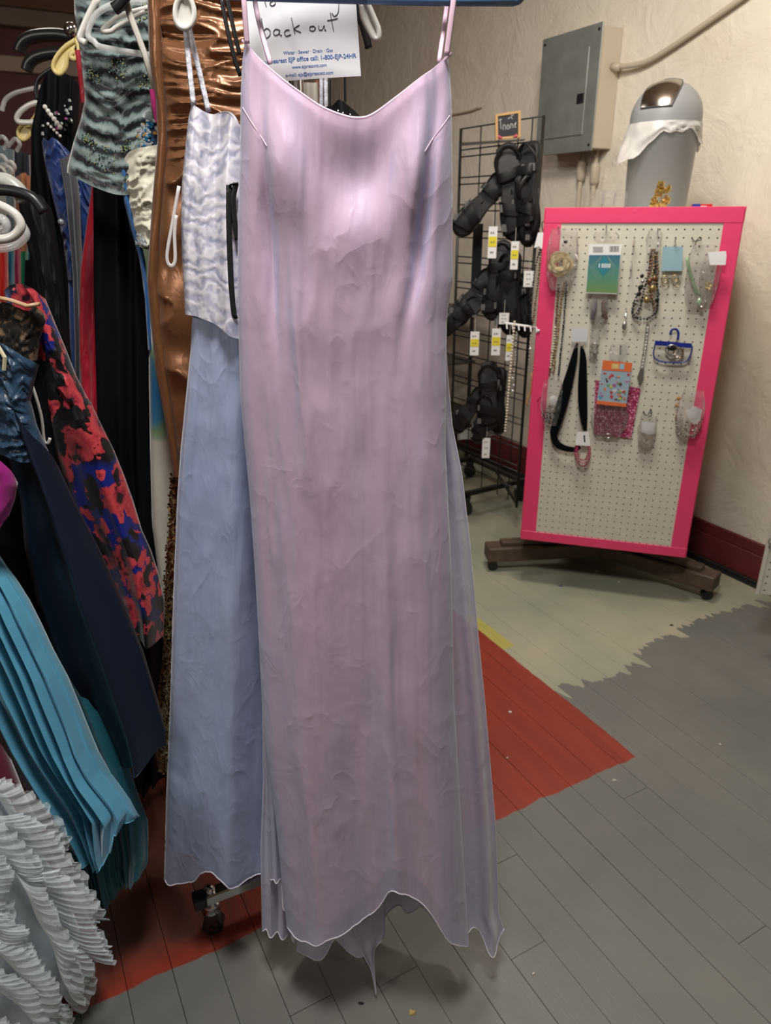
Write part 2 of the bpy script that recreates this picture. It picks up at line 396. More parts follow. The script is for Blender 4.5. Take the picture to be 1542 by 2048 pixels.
# ------------------------------------------------------------------ breaker panel and conduits
M_STEEL = simple('grey_painted_steel', (.215, .225, .21), .38, .15, bs=14, bst=.08, var=.12)
M_BOX = simple('cream_painted_steel', (.55, .48, .38), .45, bs=20, bst=.1)
M_DARK = simple('black_plastic', (.012, .012, .013), .35)
M_CHROME = simple('chrome', (.62, .62, .62), .15, 1)
M_DKMET = simple('dark_steel_wire', (.05, .046, .042), .4, .7)
FB = 2.52
c = [PL(u, v, WN*FB, WN) for u, v in ((1082, 79), (1206, 44), (1183, 306), (1074, 308))]
aL = (c[0]@WD+c[3]@WD)/2; aR = (c[1]@WD+c[2]@WD)/2; zT = (c[0][2]+c[1][2])/2; zB = (c[2][2]+c[3][2])/2
am, zm, hw, hh = (aL+aR)/2, (zT+zB)/2, abs(aL-aR)/2, (zT-zB)/2
pan = thing('breaker_panel', AB(am, WB, zB), 'grey steel breaker panel with a small black latch high on the cream wall', 'electrical panel')
MB().box(AB(am, (FB+WB)/2+.002, zm), (hw-.01, (WB-FB)/2-.004, hh-.01), (WD, WN, UP), .003).build('box', M_BOX, pan)
MB().box(AB(am, FB+.003, zm), (hw, .003, hh), (WD, WN, UP), .002).build('cover', M_STEEL, pan)
dr = MB().box(AB(am+.0, FB-.002, zm-.005), (hw*.66, .003, hh*.70), (WD, WN, UP), .002).build('door', M_STEEL, pan)
MB().box(AB(am-hw*.52, FB-.006, zm-.03), (.028*.8, .003, .024*.8), (WD, WN, UP), .001).build('latch', M_DARK, dr)
for sa in (-1, 1):
    for sz in (-1, 1): MB().cyl(AB(am+sa*hw*.9, FB-.003, zm+sz*hh*.9), AB(am+sa*hw*.9, FB+.002, zm+sz*hh*.9), .006, 10).build('screw', M_DARK, pan)
def wall_pt(u, v, off=.02): return PL(u, v, WN*(WB-off), WN)
M_PIPE = simple('cream_painted_pipe', (.50, .43, .34), .4, bs=30, bst=.1)
t = thing('conduit', wall_pt(1228, 134), 'cream painted conduit bending up and away from the panel side', 'conduit')
MB().tube(spline([wall_pt(1228, 134, .04), wall_pt(1262, 131, .035), wall_pt(1296, 122, .025), wall_pt(1340, 96, .022), wall_pt(1410, 48, .022), wall_pt(1500, -16, .022), wall_pt(1640, -125, .022), wall_pt(1800, -250, .022)], 34), .0105, 10).build('pipe', M_PIPE, t, True)
MB().tube([wall_pt(1224, 134, .045), wall_pt(1240, 134, .04)], .016, 10).build('coupling', M_PIPE, t, True)
for k, (u0, v0, u1, v1, lb) in enumerate(((1166, 300, 1160, 470, 'vertical conduit with a fitting below the panel, left of the two'), (1194, 300, 1187, 470, 'vertical conduit with a fitting below the panel, right of the two'))):
    t = thing('conduit', wall_pt(u1, v1), 'cream '+lb, 'conduit', 'conduits below the panel')
    a_, b_ = wall_pt(u0, v0, .03), wall_pt(u1, v1, .03); b_ = np.array([a_[0], a_[1], .12])
    MB().cyl(a_, b_, .011, 10).build('pipe', M_PIPE, t, True)
    z1 = a_[2]-.045-.012*k; q_ = np.array([a_[0], a_[1], 0])
    MB().lathe(q_, [(.011, z1+.004), (.019, z1), (.021, z1-.012), (.021, z1-.075), (.016, z1-.088), (.011, z1-.092)], 14).build('fitting', M_PIPE, t, True)

# cable run on the wall left of the panel
t = MB().tube(spline([wall_pt(700, 262, .012), wall_pt(905, 229, .012), wall_pt(962, 214, .012)], 12), .005, 6).build('cable', M_PIPE, None, True); tag(t, 'thin cable clipped to the wall above the wire rack', 'cable')

# ------------------------------------------------------------------ pink-taped pegboard stand
M_PEG = simple('cream_hardboard', (.60, .575, .485), .5, bs=30, bst=.05, var=.04)
def tape_mat():
    m, nt, p = newmat('pink_tape'); v = coords(nt); p.inputs['Base Color'].default_value = (.78, .055, .165, 1); p.inputs['Roughness'].default_value = .42
    nt.links.new(bump(nt, noise(nt, v, 25, 3, .6, 1).outputs[0], .25, .004), p.inputs['Normal']); return m
M_PINK = tape_mat()
M_HOLE = simple('dark_inside', (.02, .017, .014), .9)
BC = np.array([.8386, 2.5297, .828]); BN = np.array([.2897, .9571, 0]); BA = np.array([.9571, -.2897, 0])
HW, HH = .307, .609
def holed_board(cc, A, Nn, ncol, nrow, pit, r=.0028):
    """front sheet of a pegboard with real holes; Nn points away from the viewer"""
    mb = MB(); q = pit/2; ang = [math.pi/4*k for k in range(8)]
    sq_ = [(1, 0), (1, 1), (0, 1), (-1, 1), (-1, 0), (-1, -1), (0, -1), (1, -1)]; V = []; F = []
    for i in range(ncol):
        for j in range(nrow):
            o = cc+A*(i-(ncol-1)/2)*pit+UP*(j-(nrow-1)/2)*pit; b = len(V)
            V += [o+A*x*q+UP*y*q for x, y in sq_]; V += [o+A*math.cos(a)*r+UP*math.sin(a)*r for a in ang]; V += [o+A*math.cos(a)*r+UP*math.sin(a)*r+Nn*.004 for a in ang]
            for k in range(8):
                l = (k+1) % 8; F.append((b+k, b+l, b+8+l, b+8+k)); F.append((b+8+k, b+8+l, b+16+l, b+16+k))
    return mb.add(V, F)
PEG = thing('pegboard_display', (BC[0]+BN[0]*HW, BC[1]+BN[1]*HW, 0), 'square pegboard display tower edged in hot pink tape on wooden feet', 'display stand')
def bpt(u, v, off=0.): return PL(u, v, BC-BN*off, BN)
def face(cc, A, Nn, holes):
    if holes: 
        hb = holed_board(cc, A, Nn, 22, 46, .0254); o = hb.build('pegboard_panel', M_PEG, PEG)
        MB().box(cc+Nn*.012, (HW-.004, .003, HH-.004), (A, Nn, UP)).build('backing', M_HOLE, PEG)
        bw_ = .028
    else: MB().box(cc+Nn*.006, (HW-.004, .004, HH-.004), (A, Nn, UP)).build('pegboard_panel', M_PEG, PEG); bw_ = .028
    for sx in (-1, 1): MB().box(cc+A*sx*(HW-bw_+.001)-Nn*.0015, (bw_, .0018, HH), (A, Nn, UP), .0012).build('pink_tape', M_PINK, PEG)
    for sz in (-1, 1): MB().box(cc+UP*sz*(HH-.019)-Nn*.0028, (HW, .0018, .019 if sz < 0 else .024), (A, Nn, UP), .0012).build('pink_tape', M_PINK, PEG)
face(BC, BA, BN, True)
CC = BC+BN*HW
face(CC+BN*HW, -BA, -BN, False); face(CC+BA*HW, BN, -BA, False); face(CC-BA*HW, -BN, BA, False)
MB().box(CC+UP*(HH-.006), (HW-.004, HW-.004, .0055), (BA, BN, UP)).build('top_panel', M_PEG, PEG)
M_WOOD = simple('weathered_brown_wood', (.085, .055, .035), .6, bs=22, bst=.3, var=.3)
hub = CC.copy()
hub[2] = 0
MB().box(hub+UP*.19, (.12, .12, .026), (BA, BN, UP), .004).build('hub_block', M_WOOD, PEG)
def caster(c0, par, s=1., mt=None):
    g = MB(); g.tube([c0+np.array([0, -.011*s, 0]), c0+np.array([0, .011*s, 0])], .021*s, 16); w = g.build('wheel', M_DARK, par, False)
    f = MB(); f.box(c0+np.array([0, .014*s, .014*s]), (.012*s, .002, .022*s)); f.box(c0+np.array([0, -.014*s, .014*s]), (.012*s, .002, .022*s)); f.box(c0+np.array([0, 0, .036*s]), (.014*s, .016*s, .003)); f.cyl(c0+np.array([0, -.018*s, 0]), c0+np.array([0, .018*s, 0]), .005*s, 8)
    f.build('fork', mt or M_DARK, w)
for (ex, ey) in ((.432, 2.775), (1.300, 2.492), (.86, 3.26), (1.14, 3.16)):
    e = np.array([ex, ey, 0]); d = e-hub; L = np.linalg.norm(d); d /= L; nn = np.array([-d[1], d[0], 0])
    z0 = .04
    ft = MB().box(hub+d*(L/2)+UP*(.045+.04), (L/2, .042, .032), (d, nn, UP), .005).build('foot', M_WOOD, PEG)
    MB().box(hub+d*(L/2-.03)+UP*(.045+.082), (L/2-.03, .022, .010), (d, nn, UP), .003).build('batten', M_WOOD, ft)
    caster(e-d*.03+UP*.022, PEG, 1.05)
MB().box(hub+UP*.155, (.045, .045, .012), (BA, BN, UP)).build('spacer', M_WOOD, PEG)

# things on top of the tower
def top_at(u, off): p = PL(u, 415, BC+BN*off, BN); return np.array([p[0], p[1], .828+HH])
M_BIN = simple('grey_bin_plastic', (.26, .265, .275), .42, bs=60, bst=.04)
bc_ = top_at(1309, .27); bin_ = thing('swing_bin', bc_, 'grey bullet bin with a chrome flap standing on the pegboard tower', 'bin')
R1 = .117; body = [(.0, .0), (.100, .0), (.104, .006), (R1-.004, .235), (R1+.002, .24), (R1+.002, .25)]
MB().lathe(bc_, body, 40).build('body', M_BIN, bin_, True)
zr = .25; prof = [(R1+.001, zr), (R1, zr+.02), (R1, zr+.035)]+[(R1*math.cos(a), zr+.035+.112*math.sin(a)) for a in np.linspace(.1, math.pi/2-.02, 12)]+[(.0, zr+.147)]
MB().lathe(bc_, prof, 40).build('dome_lid', M_BIN, bin_, True)
# chrome flap on the side of the dome towards the left of the viewer
fv = []; ns, ms = 22, 14; dirA = -2.25
for i in range(ns):
    q_ = i/(ns-1); th = .22+(1.40-.22)*q_
    for j in range(ms):
        hw_a = (.052+.010*math.sin(math.pi*q_))/max(.02, R1*math.cos(th))
        ph = dirA+(-1+2*j/(ms-1))*min(hw_a, 1.45); rr0 = R1+.0035
        fv.append(bc_+np.array([rr0*math.cos(th)*math.cos(ph), rr0*math.cos(th)*math.sin(ph), zr+.035+.1165*math.sin(th)]))
MB().grid(fv, ns, ms).build('flap', simple('brushed_chrome', (.50, .46, .42), .16, 1), bin_, True)
rim_ = [fv[j] for j in range(ms)]+[fv[i*ms+ms-1] for i in range(1, ns)]+[fv[(ns-1)*ms+j] for j in range(ms-2, -1, -1)]+[fv[i*ms] for i in range(ns-2, 0, -1)]
MB().tube(rim_, .0016, 6, closed=True).build('flap_rim', simple('grey_rubber', (.07, .07, .075), .5), bin_, True)
# liner bag folded over the rim
lv = []; nn_ = 72; rr_ = random.Random(3)
M_BAG = simple('white_bin_liner', (.62, .60, .58), .35, bs=30, bst=.6, alpha=.82)
for i in range(9):
    for k in range(nn_):
        a = 2*math.pi*k/nn_; dl = .030+.095*max(0, math.cos(a-(-2.9)))**4+.055*max(0, math.cos(a+.1))**5+.006*math.sin(7*a)+.004*math.sin(17*a)
        t_ = i/8; r0 = R1+.003+.004*t_+.008*vnoise(a*6, t_*4, 5)*(.3+t_)+.035*t_*max(0, math.cos(a+2.9))**6
        lv.append(bc_+np.array([r0*math.cos(a), r0*math.sin(a), .268-dl*t_]))
MB().grid(lv, 9, nn_, wrap=True).build('liner', M_BAG, bin_, True)
M_GOLD = simple('gold_foil', (.75, .52, .18), .28, .9, bs=60, bst=.4)
gp = top_at(1318, .05); sp_ = thing('gold_sprig', gp, 'glittery gold decorative sprig standing on the pink taped top edge', 'ornament')
rg_ = random.Random(9)
stem = MB().tube(spline([gp+UP*.0, gp+UP*.03+BA*.004, gp+UP*.07-BA*.002], 8), .0018, 6).build('stem', M_GOLD, sp_)
for k in range(34):
    t_ = rg_.uniform(.12, 1); c0 = gp+UP*(.085*t_)+BA*(rg_.uniform(-.028, .028)*(1.1-.6*t_)+.008*t_)+BN*rg_.uniform(-.012, .012)
    MB().sphere(c0, rg_.uniform(.005, .010), 6, 4, (1, .6, 1.2)).build('leaf_bead', M_GOLD, sp_)
def clear_mat():
    m, nt, p = newmat('clear_cellophane'); nt.nodes.remove(p); tr = N(nt, 'ShaderNodeBsdfTransparent', inp={'Color': (.95, .95, .95, 1)}); gl = N(nt, 'ShaderNodeBsdfGlossy', inp={'Roughness': .12, 'Color': (1, 1, 1, 1)}); lw = N(nt, 'ShaderNodeLayerWeight', inp={'Blend': .35})
    bn = bump(nt, noise(nt, coords(nt), 45, 4, .6, 1.5).outputs[0], 1., .02); nt.links.new(bn, gl.inputs['Normal'])
    mx = nt.nodes.new('ShaderNodeMixShader'); nt.links.new(mth(nt, 'MULTIPLY_ADD', lw.outputs['Fresnel'], .5, .07), mx.inputs[0]); nt.links.new(tr.outputs[0], mx.inputs[1]); nt.links.new(gl.outputs[0], mx.inputs[2]); nt.links.new(mx.outputs[0], nt.nodes['Material Output'].inputs[0]); return m
M_CLEAR = clear_mat()
M_WHITE = simple('white_card', (.78, .78, .78), .5)
def wrap_bag(c0, w, h, d, name, par, seed=1, A=BA, Nn=BN):
    V = []; n1, n2 = 14, 16
    for i in range(n1):
        t_ = i/(n1-1); hwid = w*(.5+.5*math.sin(math.pi*min(1, .15+t_*.8)))
        for k in range(n2):
            a = 2*math.pi*k/n2; q = .0035*vnoise(t_*6, k*.9, seed)
            V.append(c0+A*(hwid*math.cos(a)*.5+q)-Nn*(d*math.sin(a)*.5*math.sin(math.pi*min(1, max(0, .05+t_*.95)))+q)+UP*(h*(.5-t_)))
    return MB().grid(V, n1, n2, wrap=True).build(name, M_CLEAR, par, True)
cp = top_at(1215, .08); t = thing('cellophane_bundle', cp, 'crumpled clear cellophane bundle lying on the pegboard top, left of the gold sprig', 'packaging')
for k, dx in enumerate((-.035, .0, .04)): wrap_bag(cp+BA*dx+UP*.03, .045, .058, .03, 'wrapper', t, 30+k)
fp = top_at(1403, .03); t = thing('flag_packet', fp, 'small packet with red white and blue print on the pegboard top right', 'packet')
MB().box(fp+UP*.007, (.030, .018, .006), (BA, BN, UP), .001).build('packet', simple('red_print', (.6, .03, .03), .4), t)
MB().box(fp+UP*.008-BN*.0188-BA*.018, (.012, .0006, .005), (BA, BN, UP)).build('blue_corner', simple('blue_print', (.03, .05, .35), .4), t)
MB().box(fp+UP*.005-BN*.0188+BA*.004, (.009, .0006, .002), (BA, BN, UP)).build('white_stripe', M_WHITE, t)

# ------------------------------------------------------------------ second pegboard at the right edge
p2 = FL(1511, 1188, .26); A2 = np.array([.93, -.36, 0]); A2 /= np.linalg.norm(A2); N2 = np.array([-A2[1], A2[0], 0])
w2, h2 = .305, .50
cc2 = p2+A2*(w2+.010)+UP*h2
t = thing('white_pegboard', (cc2[0], cc2[1], 0), 'white pegboard stand cut off by the right edge of the picture', 'display stand')
holed_board(cc2, A2, N2, 24, 39, .0254, .0034).build('pegboard_panel', M_PEG, t)
MB().box(cc2+N2*.012, (.300, .005, .49), (A2, N2, UP)).build('backing', M_PEG, t)
for q_ in (-1, 1): MB().box(cc2+A2*q_*.3095+N2*.004, (.0055, .008, .500), (A2, N2, UP), .001).build('edge_strip', M_PEG, t)
pc = cc2*np.array([1, 1, 0])+N2*.04
MB().cyl(pc+UP*.04, pc+UP*(p2[2]+.9), .02, 12).build('post', M_WOOD, t)
for ang in (0, math.pi/2):
    dd = np.array([math.cos(ang), math.sin(ang), 0]); MB().box(pc+UP*.02, (.20, .03, .02), (dd, np.cross(UP, dd), UP), .003).build('foot', M_WOOD, t)
kp = p2+A2*.018-N2*.012+UP*.268+UP*.012
t = thing('chain_necklace', kp-UP*.1, 'dark chain with a blue knob hanging over the right edge pegboard', 'necklace')
MB().sphere(kp, .014, 10, 8).build('knob', simple('slate_blue_plastic', (.02, .05, .085), .4), t, True)
for k in range(9):
    a_ = kp+UP*(.045-.018*k)-A2*(.006+.004*math.sin(k*2)); g = MB(); dd = [a_+A2*.007*math.cos(q)+UP*.010*math.sin(q)+N2*.003*math.sin(q*2) for q in np.linspace(0, 2*math.pi, 11)[:-1]]
    g.tube(dd, .0012, 5, closed=True).build('chain_link', M_DKMET, t)
# ------------------------------------------------------------------ fabrics
M_LIN = fabric('mauve_satin_lining', (.68, .49, .62), (.60, .42, .58), .45, .1, .4, (12, 1.5), .12, .2, 4.5, .05)
def iri(nt):
    lw = N(nt, 'ShaderNodeLayerWeight', inp={'Blend': .5}); n1 = noise(nt, coords(nt, 'UV', (6, 1.4, 1)), 1, 2, .5, .5)
    k = ramp(nt, [(.30, 0.), (.72, 1.)]); nt.links.new(mth(nt, 'MULTIPLY_ADD', lw.outputs['Facing'], .6, mth(nt, 'MULTIPLY', n1.outputs[0], .6)), k.inputs[0])
    return mix(nt, k.outputs[0], (.72, .56, .73), (.50, .52, .74))
M_ORG = fabric('iridescent_organza', (.70, .56, .76), None, .42, .2, .5, (34, 2.2), .2, .24, 4.5, .12, alpha=(.40, .96), base=iri)
M_ORG2 = fabric('sheer_organza', (.58, .56, .72), (.50, .50, .68), .38, .25, .5, (20, 2), .2, .25, 4.5, .1, alpha=(.52, .95))
M_EDGE = simple('rolled_hem_thread', (.66, .62, .72), .4)
M_STRAP = simple('pink_satin_strap', (.72, .52, .63), .35, bs=60, bst=.1)
M_BLUEP = simple('blue_hanger_plastic', (.10, .20, .38), .3, spec=.6)
M_PEARL = simple('pearly_white_plastic', (.62, .60, .56), .2, spec=.7, coat=.3)
M_YELP = simple('pale_yellow_plastic', (.68, .55, .22), .3)
M_CLEARP = simple('clear_plastic', (.8, .8, .8), .08, alpha=.4, spec=1.)
# ------------------------------------------------------------------ the pink gown in front
PY = .94
gown = thing('evening_gown', P(715, 1900, PY)*np.array([1, 1, 0]), 'long pale pink slip gown with thin straps hanging in front of everything', 'dress')
neck = [(484, 80), (520, 120), (560, 155), (600, 185), (640, 212), (680, 229), (715, 236), (745, 229), (790, 197), (840, 158), (870, 137), (904, 106)]
hemf = [(573, 1849), (597, 1878), (628, 1882), (655, 1869), (686, 1866), (721, 1855), (752, 1837), (770, 1814), (783, 1792), (799, 1782), (830, 1792), (855, 1806), (873, 1829), (892, 1860), (908, 1874), (937, 1884)]
lf = [(80, 490), (120, 485), (180, 482), (300, 481), (420, 476), (600, 475), (800, 481), (1000, 500), (1200, 514), (1350, 523), (1500, 533), (1640, 552), (1850, 574)]
rf = [(104, 897), (200, 903), (400, 905), (560, 905), (640, 893), (760, 892), (900, 891), (1140, 903), (1400, 908), (1600, 920), (1890, 937)]
def bust(s, t, fr):
    # soft hollow under the neckline, the side darts, and long soft folds
    ff = (fr > 0)
    cowl = -.013*np.exp(-((s-.56)/.17)**2-((t-.075)/.05)**2)+.007*np.exp(-((s-.55)/.12)**2-((t-.150)/.06)**2)
    xr = .93-.45*np.clip(t-.02, 0, .3); xl = .10+.30*np.clip(t-.05, 0, .35)
    dart = -.024*np.exp(-((s-xr)/.035)**2)*np.exp(-((t-.16)/.11)**2)-.016*np.exp(-((s-xl)/.030)**2)*np.exp(-((t-.19)/.11)**2)
    dart += .008*np.exp(-((s-xl-.11)/.03)**2)*np.exp(-((t-.30)/.14)**2)
    cup = .020*np.exp(-((s-.20)/.13)**2-((t-.10)/.06)**2)+.018*np.exp(-((s-.86)/.10)**2-((t-.11)/.06)**2)
    hem_ = .012*np.sin(2*math.pi*(1.35*s+.12))*t**2+.008*np.sin(2*math.pi*(2.7*s+.6))*t**1.5
    diag = .006*np.exp(-((s-.70+.10*(t-.3))/.035)**2)*np.clip((t-.3)*3, 0, 1)+.007*np.exp(-((s-.18)/.05)**2)*np.clip((t-.2)*2, 0, 1)
    return (cowl+dart+cup+hem_+diag)*ff
wr1 = [(.0022, 9, 9, 11, 'n'), (.0013, 24, 10, 12, 'ridge'), (.0016, 5, 16, 13, 'n')]
lin, _ = cloth('lining', M_LIN, gown, PY, [(u+2, v+3) for u, v in neck], [(u, v-(34 if i < 6 else 46)) for i, (u, v) in enumerate(hemf)], lf, rf, (.028, .062), 90, 170,
    [(2.2, .002, .006, .4, .6)], wr1, disp=bust, back=30, grow=-2.5, thick_back=2.1)
_, ov = cloth('organza_overlay', M_ORG, gown, PY-.0035, neck, hemf, lf, rf, (.029, .064), 100, 190, [(2.2, .002, .006, .4, .6)], wr1+[(.0006, 60, 22, 17, 'ridge')], disp=bust, back=-12, hem=(M_EDGE, .0013), thick_back=2.15)
# side and back godet panels seen at the right and at the left of the front piece
rs = [(560, 903), (640, 894), (700, 893), (760, 897), (850, 905), (950, 925), (1080, 940), (1250, 955), (1400, 970), (1550, 983), (1650, 992), (1755, 996), (1830, 998), (1857, 1008), (1895, 1008)]
lsd = [(560, 780), (760, 790), (1000, 800), (1400, 820), (1860, 850)]
cloth('side_panel', M_ORG2, gown, PY+.05, [(780, 560), (903, 560)], [(840, 1790), (900, 1815), (925, 1850), (940, 1856), (955, 1868), (966, 1884), (976, 1899), (992, 1897), (1002, 1880), (1009, 1857)], lsd, rs, (.012, .028), 60, 90,
    [(3.3, .001, .012, 1., .5), (5.6, 0, .004, .2, 1.)], [(.001, 12, 12, 21, 'n')], hem=(M_EDGE, .0012), back=10)
cloth('side_panel', M_ORG2, gown, PY+.045, [(480, 700), (600, 700)], [(522, 1862), (540, 1868), (560, 1872), (577, 1875), (600, 1880)], [(700, 482), (1000, 502), (1400, 524), (1560, 526), (1700, 521), (1880, 524)], [(700, 600), (1880, 600)], (.010, .016), 40, 60,
    [(3.2, .001, .007, 1., .5)], [(.001, 12, 12, 22, 'n')], hem=(M_EDGE, .0012))
cloth('inner_panel', M_ORG2, gown, PY+.02, [(520, 1400), (560, 1400)], [(541, 1758), (551, 1765), (563, 1763), (564, 1812), (574, 1818)], [(1400, 524), (1600, 532), (1765, 541)], [(1400, 560), (1818, 574)], (.004, .006), 20, 30, [(2.2, .001, .004, 0, .5)], [], hem=(M_EDGE, .0012))
cloth('back_panel', M_ORG2, gown, PY+.055, [(590, 1500), (880, 1500)], [(596, 1900), (612, 1914), (632, 1917), (650, 1908), (668, 1880), (680, 1892), (700, 1908), (730, 1902), (765, 1840), (792, 1808), (806, 1821), (830, 1816), (855, 1806)], [(1500, 590), (1920, 594)], [(1500, 880), (1920, 858)], (.008, .012), 60, 40,
    [(3.2, .001, .006, 2., .5)], [(.001, 12, 12, 24, 'n')], hem=(M_EDGE, .0012))
# the narrow train tail hanging lowest
cloth('train_tail', M_ORG2, gown, PY-.0, [(690, 1800), (765, 1800)], [(728, 1900), (736, 1935), (744, 1962), (749, 1985), (754, 1982), (755, 1950), (768, 1880)], [(1800, 690), (1850, 700), (1900, 722), (1940, 738), (1985, 748)], [(1800, 770), (1870, 770), (1900, 752), (1950, 753), (1985, 755)], (.004, .003), 24, 30,
    [(1.7, .002, .003, 0, 0)], [], hem=(M_EDGE, .0011))
SPY = PY-.02
def strap(pts, r, m, par, flat=.35, n=18):
    MB().tube(spline(pts, n), r, 6, flat=flat).build('strap', m, par, True)
strap([P(484, -40, SPY), P(489, 20, SPY), P(494, 88, SPY+.005)], .0030, M_STRAP, gown)
strap([P(503, -40, SPY+.05), P(517, 40, SPY+.045), P(541, 128, SPY+.03)], .0028, M_STRAP, gown)
strap([P(912, -40, SPY), P(905, 20, SPY), P(893, 112, SPY+.005)], .0032, M_STRAP, gown)
strap([P(900, -40, SPY+.05), P(890, 40, SPY+.045), P(878, 124, SPY+.03)], .0028, M_STRAP, gown)
# piped neckline and dart seams
MB().tube(spline([P(u, v, PY-.006) for u, v in neck], 60), .0016, 6).build('neckline_piping', M_STRAP, gown, True)
def surf(G, u, v, nc, lift=.0006):
    W = G[:, :nc].reshape(-1, 3); d = W-O0; z = d@CF; q = np.stack([771+FPX*(d@CR)/z, 1024-FPX*(d@CU)/z], 1)
    return W[np.argmin(((q-np.array([u, v]))**2).sum(1))]-np.array([0, lift, 0])
for q in ([(486, 213), (505, 246), (522, 272), (534, 292)], [(901, 233), (884, 256), (866, 278), (850, 300)]):
    MB().tube(spline([surf(ov, u, v, 100) for u, v in q], 16), .0006, 5).build('dart_seam', M_STRAP, gown, True)
hg = thing('dress_hanger', P(740, -60, PY), 'blue plastic hanger bar along the top edge holding the pink gown', 'hanger')
hy = PY+.01
MB().tube([P(735, -3, hy), P(870, 0, hy), P(1028, 1, hy)], .0058, 12).build('bar', M_BLUEP, hg, True)
MB().tube(spline([P(735, -3, hy), P(560, -8, hy), P(440, -14, hy), P(418, -30, hy), P(470, -70, hy), P(730, -150, hy), P(985, -60, hy), P(1040, -24, hy), P(1038, -4, hy), P(1020, 1, hy)], 50), .0058, 12).build('shoulder', M_BLUEP, hg, True)
MB().tube(spline([P(730, -150, hy), P(730, -185, hy), P(750, -215, hy), P(735, -250, hy), P(705, -235, hy)], 20), .0026, 8).build('hook', M_CHROME, hg, True)

# ------------------------------------------------------------------ the card
CYY = 1.0
card = thing('note_card', P(615, 165, CYY), 'white card with handwriting and blue print between the gown straps', 'card')
k0 = P(507, 168, CYY+.0); k1 = P(722, 152, CYY-.0); e1 = k1-k0; cw = np.linalg.norm(e1); e1 /= cw; e3 = np.array([0, 1., 0]); e2 = np.cross(e3, e1)*-1
e2 = np.cross(e1, e3)*-1; e2 = e2 if e2[2] > 0 else -e2; nrm = np.cross(e1, e2); nrm = nrm if nrm[1] < 0 else -nrm
ch_ = .20
V = [k0+e1*cw*i/12+e2*ch_*j/12+nrm*(.004*math.sin(math.pi*i/12)+.003*math.sin(2.2*j/12)) for j in range(13) for i in range(13)]
V += [v-nrm*.0006 for v in V]
g = MB(); g.grid(V[:169], 13, 13); g.grid(V[169:], 13, 13); g.build('paper', simple('white_paper', (.74, .75, .78), .6, bs=10, bst=.1), card, True)
SC_ = cw/215.                                   # metres per pixel of the card face
def cf(x, y, l=.0006): 
    i_ = x/cw; j_ = y/ch_; return k0+e1*x+e2*y+nrm*(l*.25+.0001+.004*math.sin(math.pi*min(1, max(0, i_)))+.003*math.sin(2.2*j_))
def cpx(u, v):                                  # card coordinates of a picture point
    p = PL(u, v, k0, e3) - k0; return p@e1, p@e2
M_INK = simple('blue_ink', (.045, .14, .42), .5); M_PEN = simple('dark_pencil', (.06, .06, .065), .5)
for (txt, u, v, sz, b) in (('Water · Sewer · Drain · Gas', 568, 111, .0118, .0001), ('For your nearest EJP office call: 1-800-EJP-24HR', 500, 131, .0146, .00022), ('www.ejprescott.com', 585, 139, .0118, .0001), ('e-mail: ejp@ejprescott.com', 572, 155, .0122, .0001)):
    x0, y0 = cpx(u, v); ca, sa = math.cos(0), math.sin(0)
    x1, y1 = cpx({568: 666, 500: 713, 585: 654, 572: 667}[u], {111: 105, 131: 116, 139: 134, 155: 149}[v])
    Vt, Ft = text_mb(txt, sz, lambda x, y, o: np.array([x, y, o]), .0003, bold=b)
    A_ = np.array(Vt); wid = A_[:, 0].max(); s_ = math.hypot(x1-x0, y1-y0)/wid; an = math.atan2(y1-y0, x1-x0)
    Vt = [cf(x0+(x*math.cos(an)*s_-y*math.sin(an)*s_), y0+(x*math.sin(an)*s_+y*math.cos(an)*s_)) for x, y, _ in Vt]
    MB().add(Vt, Ft).build('print_line', M_INK, card)
strokes = [  # "back out" and the cropped line above, as pen strokes in picture pixels
 [(524, 38), (527, 55), (532, 75)], [(529, 62), (535, 58), (541, 63), (541, 71), (535, 77), (531, 74)],
 [(560, 62), (553, 60), (548, 66), (551, 72), (558, 70), (561, 62), (560, 70), (565, 73)], [(580, 62), (574, 62), (570, 68), (574, 74), (583, 71)],
 [(584, 38), (587, 52), (591, 70)], [(600, 52), (590, 60), (603, 67)],
 [(628, 54), (621, 56), (621, 62), (627, 64), (632, 59), (628, 54)], [(638, 53), (639, 61), (645, 61), (649, 53), (650, 61), (653, 62)],
 [(661, 27), (664, 45), (668, 64)], [(655, 43), (665, 41), (676, 38)],
 [(520, 0), (540, -3)], [(528, -25), (530, 0), (534, 15)], [(545, 5), (541, 10), (546, 14), (552, 10), (551, 3), (545, 5)],
 [(585, -20), (588, 6)], [(613, -2), (608, 2), (613, 5), (617, 0)], [(645, -6), (647, 5)], [(675, -20), (678, 10), (676, 28), (669, 34), (664, 28)]]
hw_ = MB()
for st_ in strokes:
    pts = spline([cf(*cpx(u, v), .0009) for u, v in st_], 6*len(st_)) if len(st_) > 2 else [cf(*cpx(u, v), .0009) for u, v in st_]
    hw_.tube(pts, .00045, 5)
hw_.build('handwriting', M_PEN, card, True)
MB().tube([cf(.06, ch_-.002), cf(.065, ch_+.03)], .001, 5).build('string', M_PEARL, card)

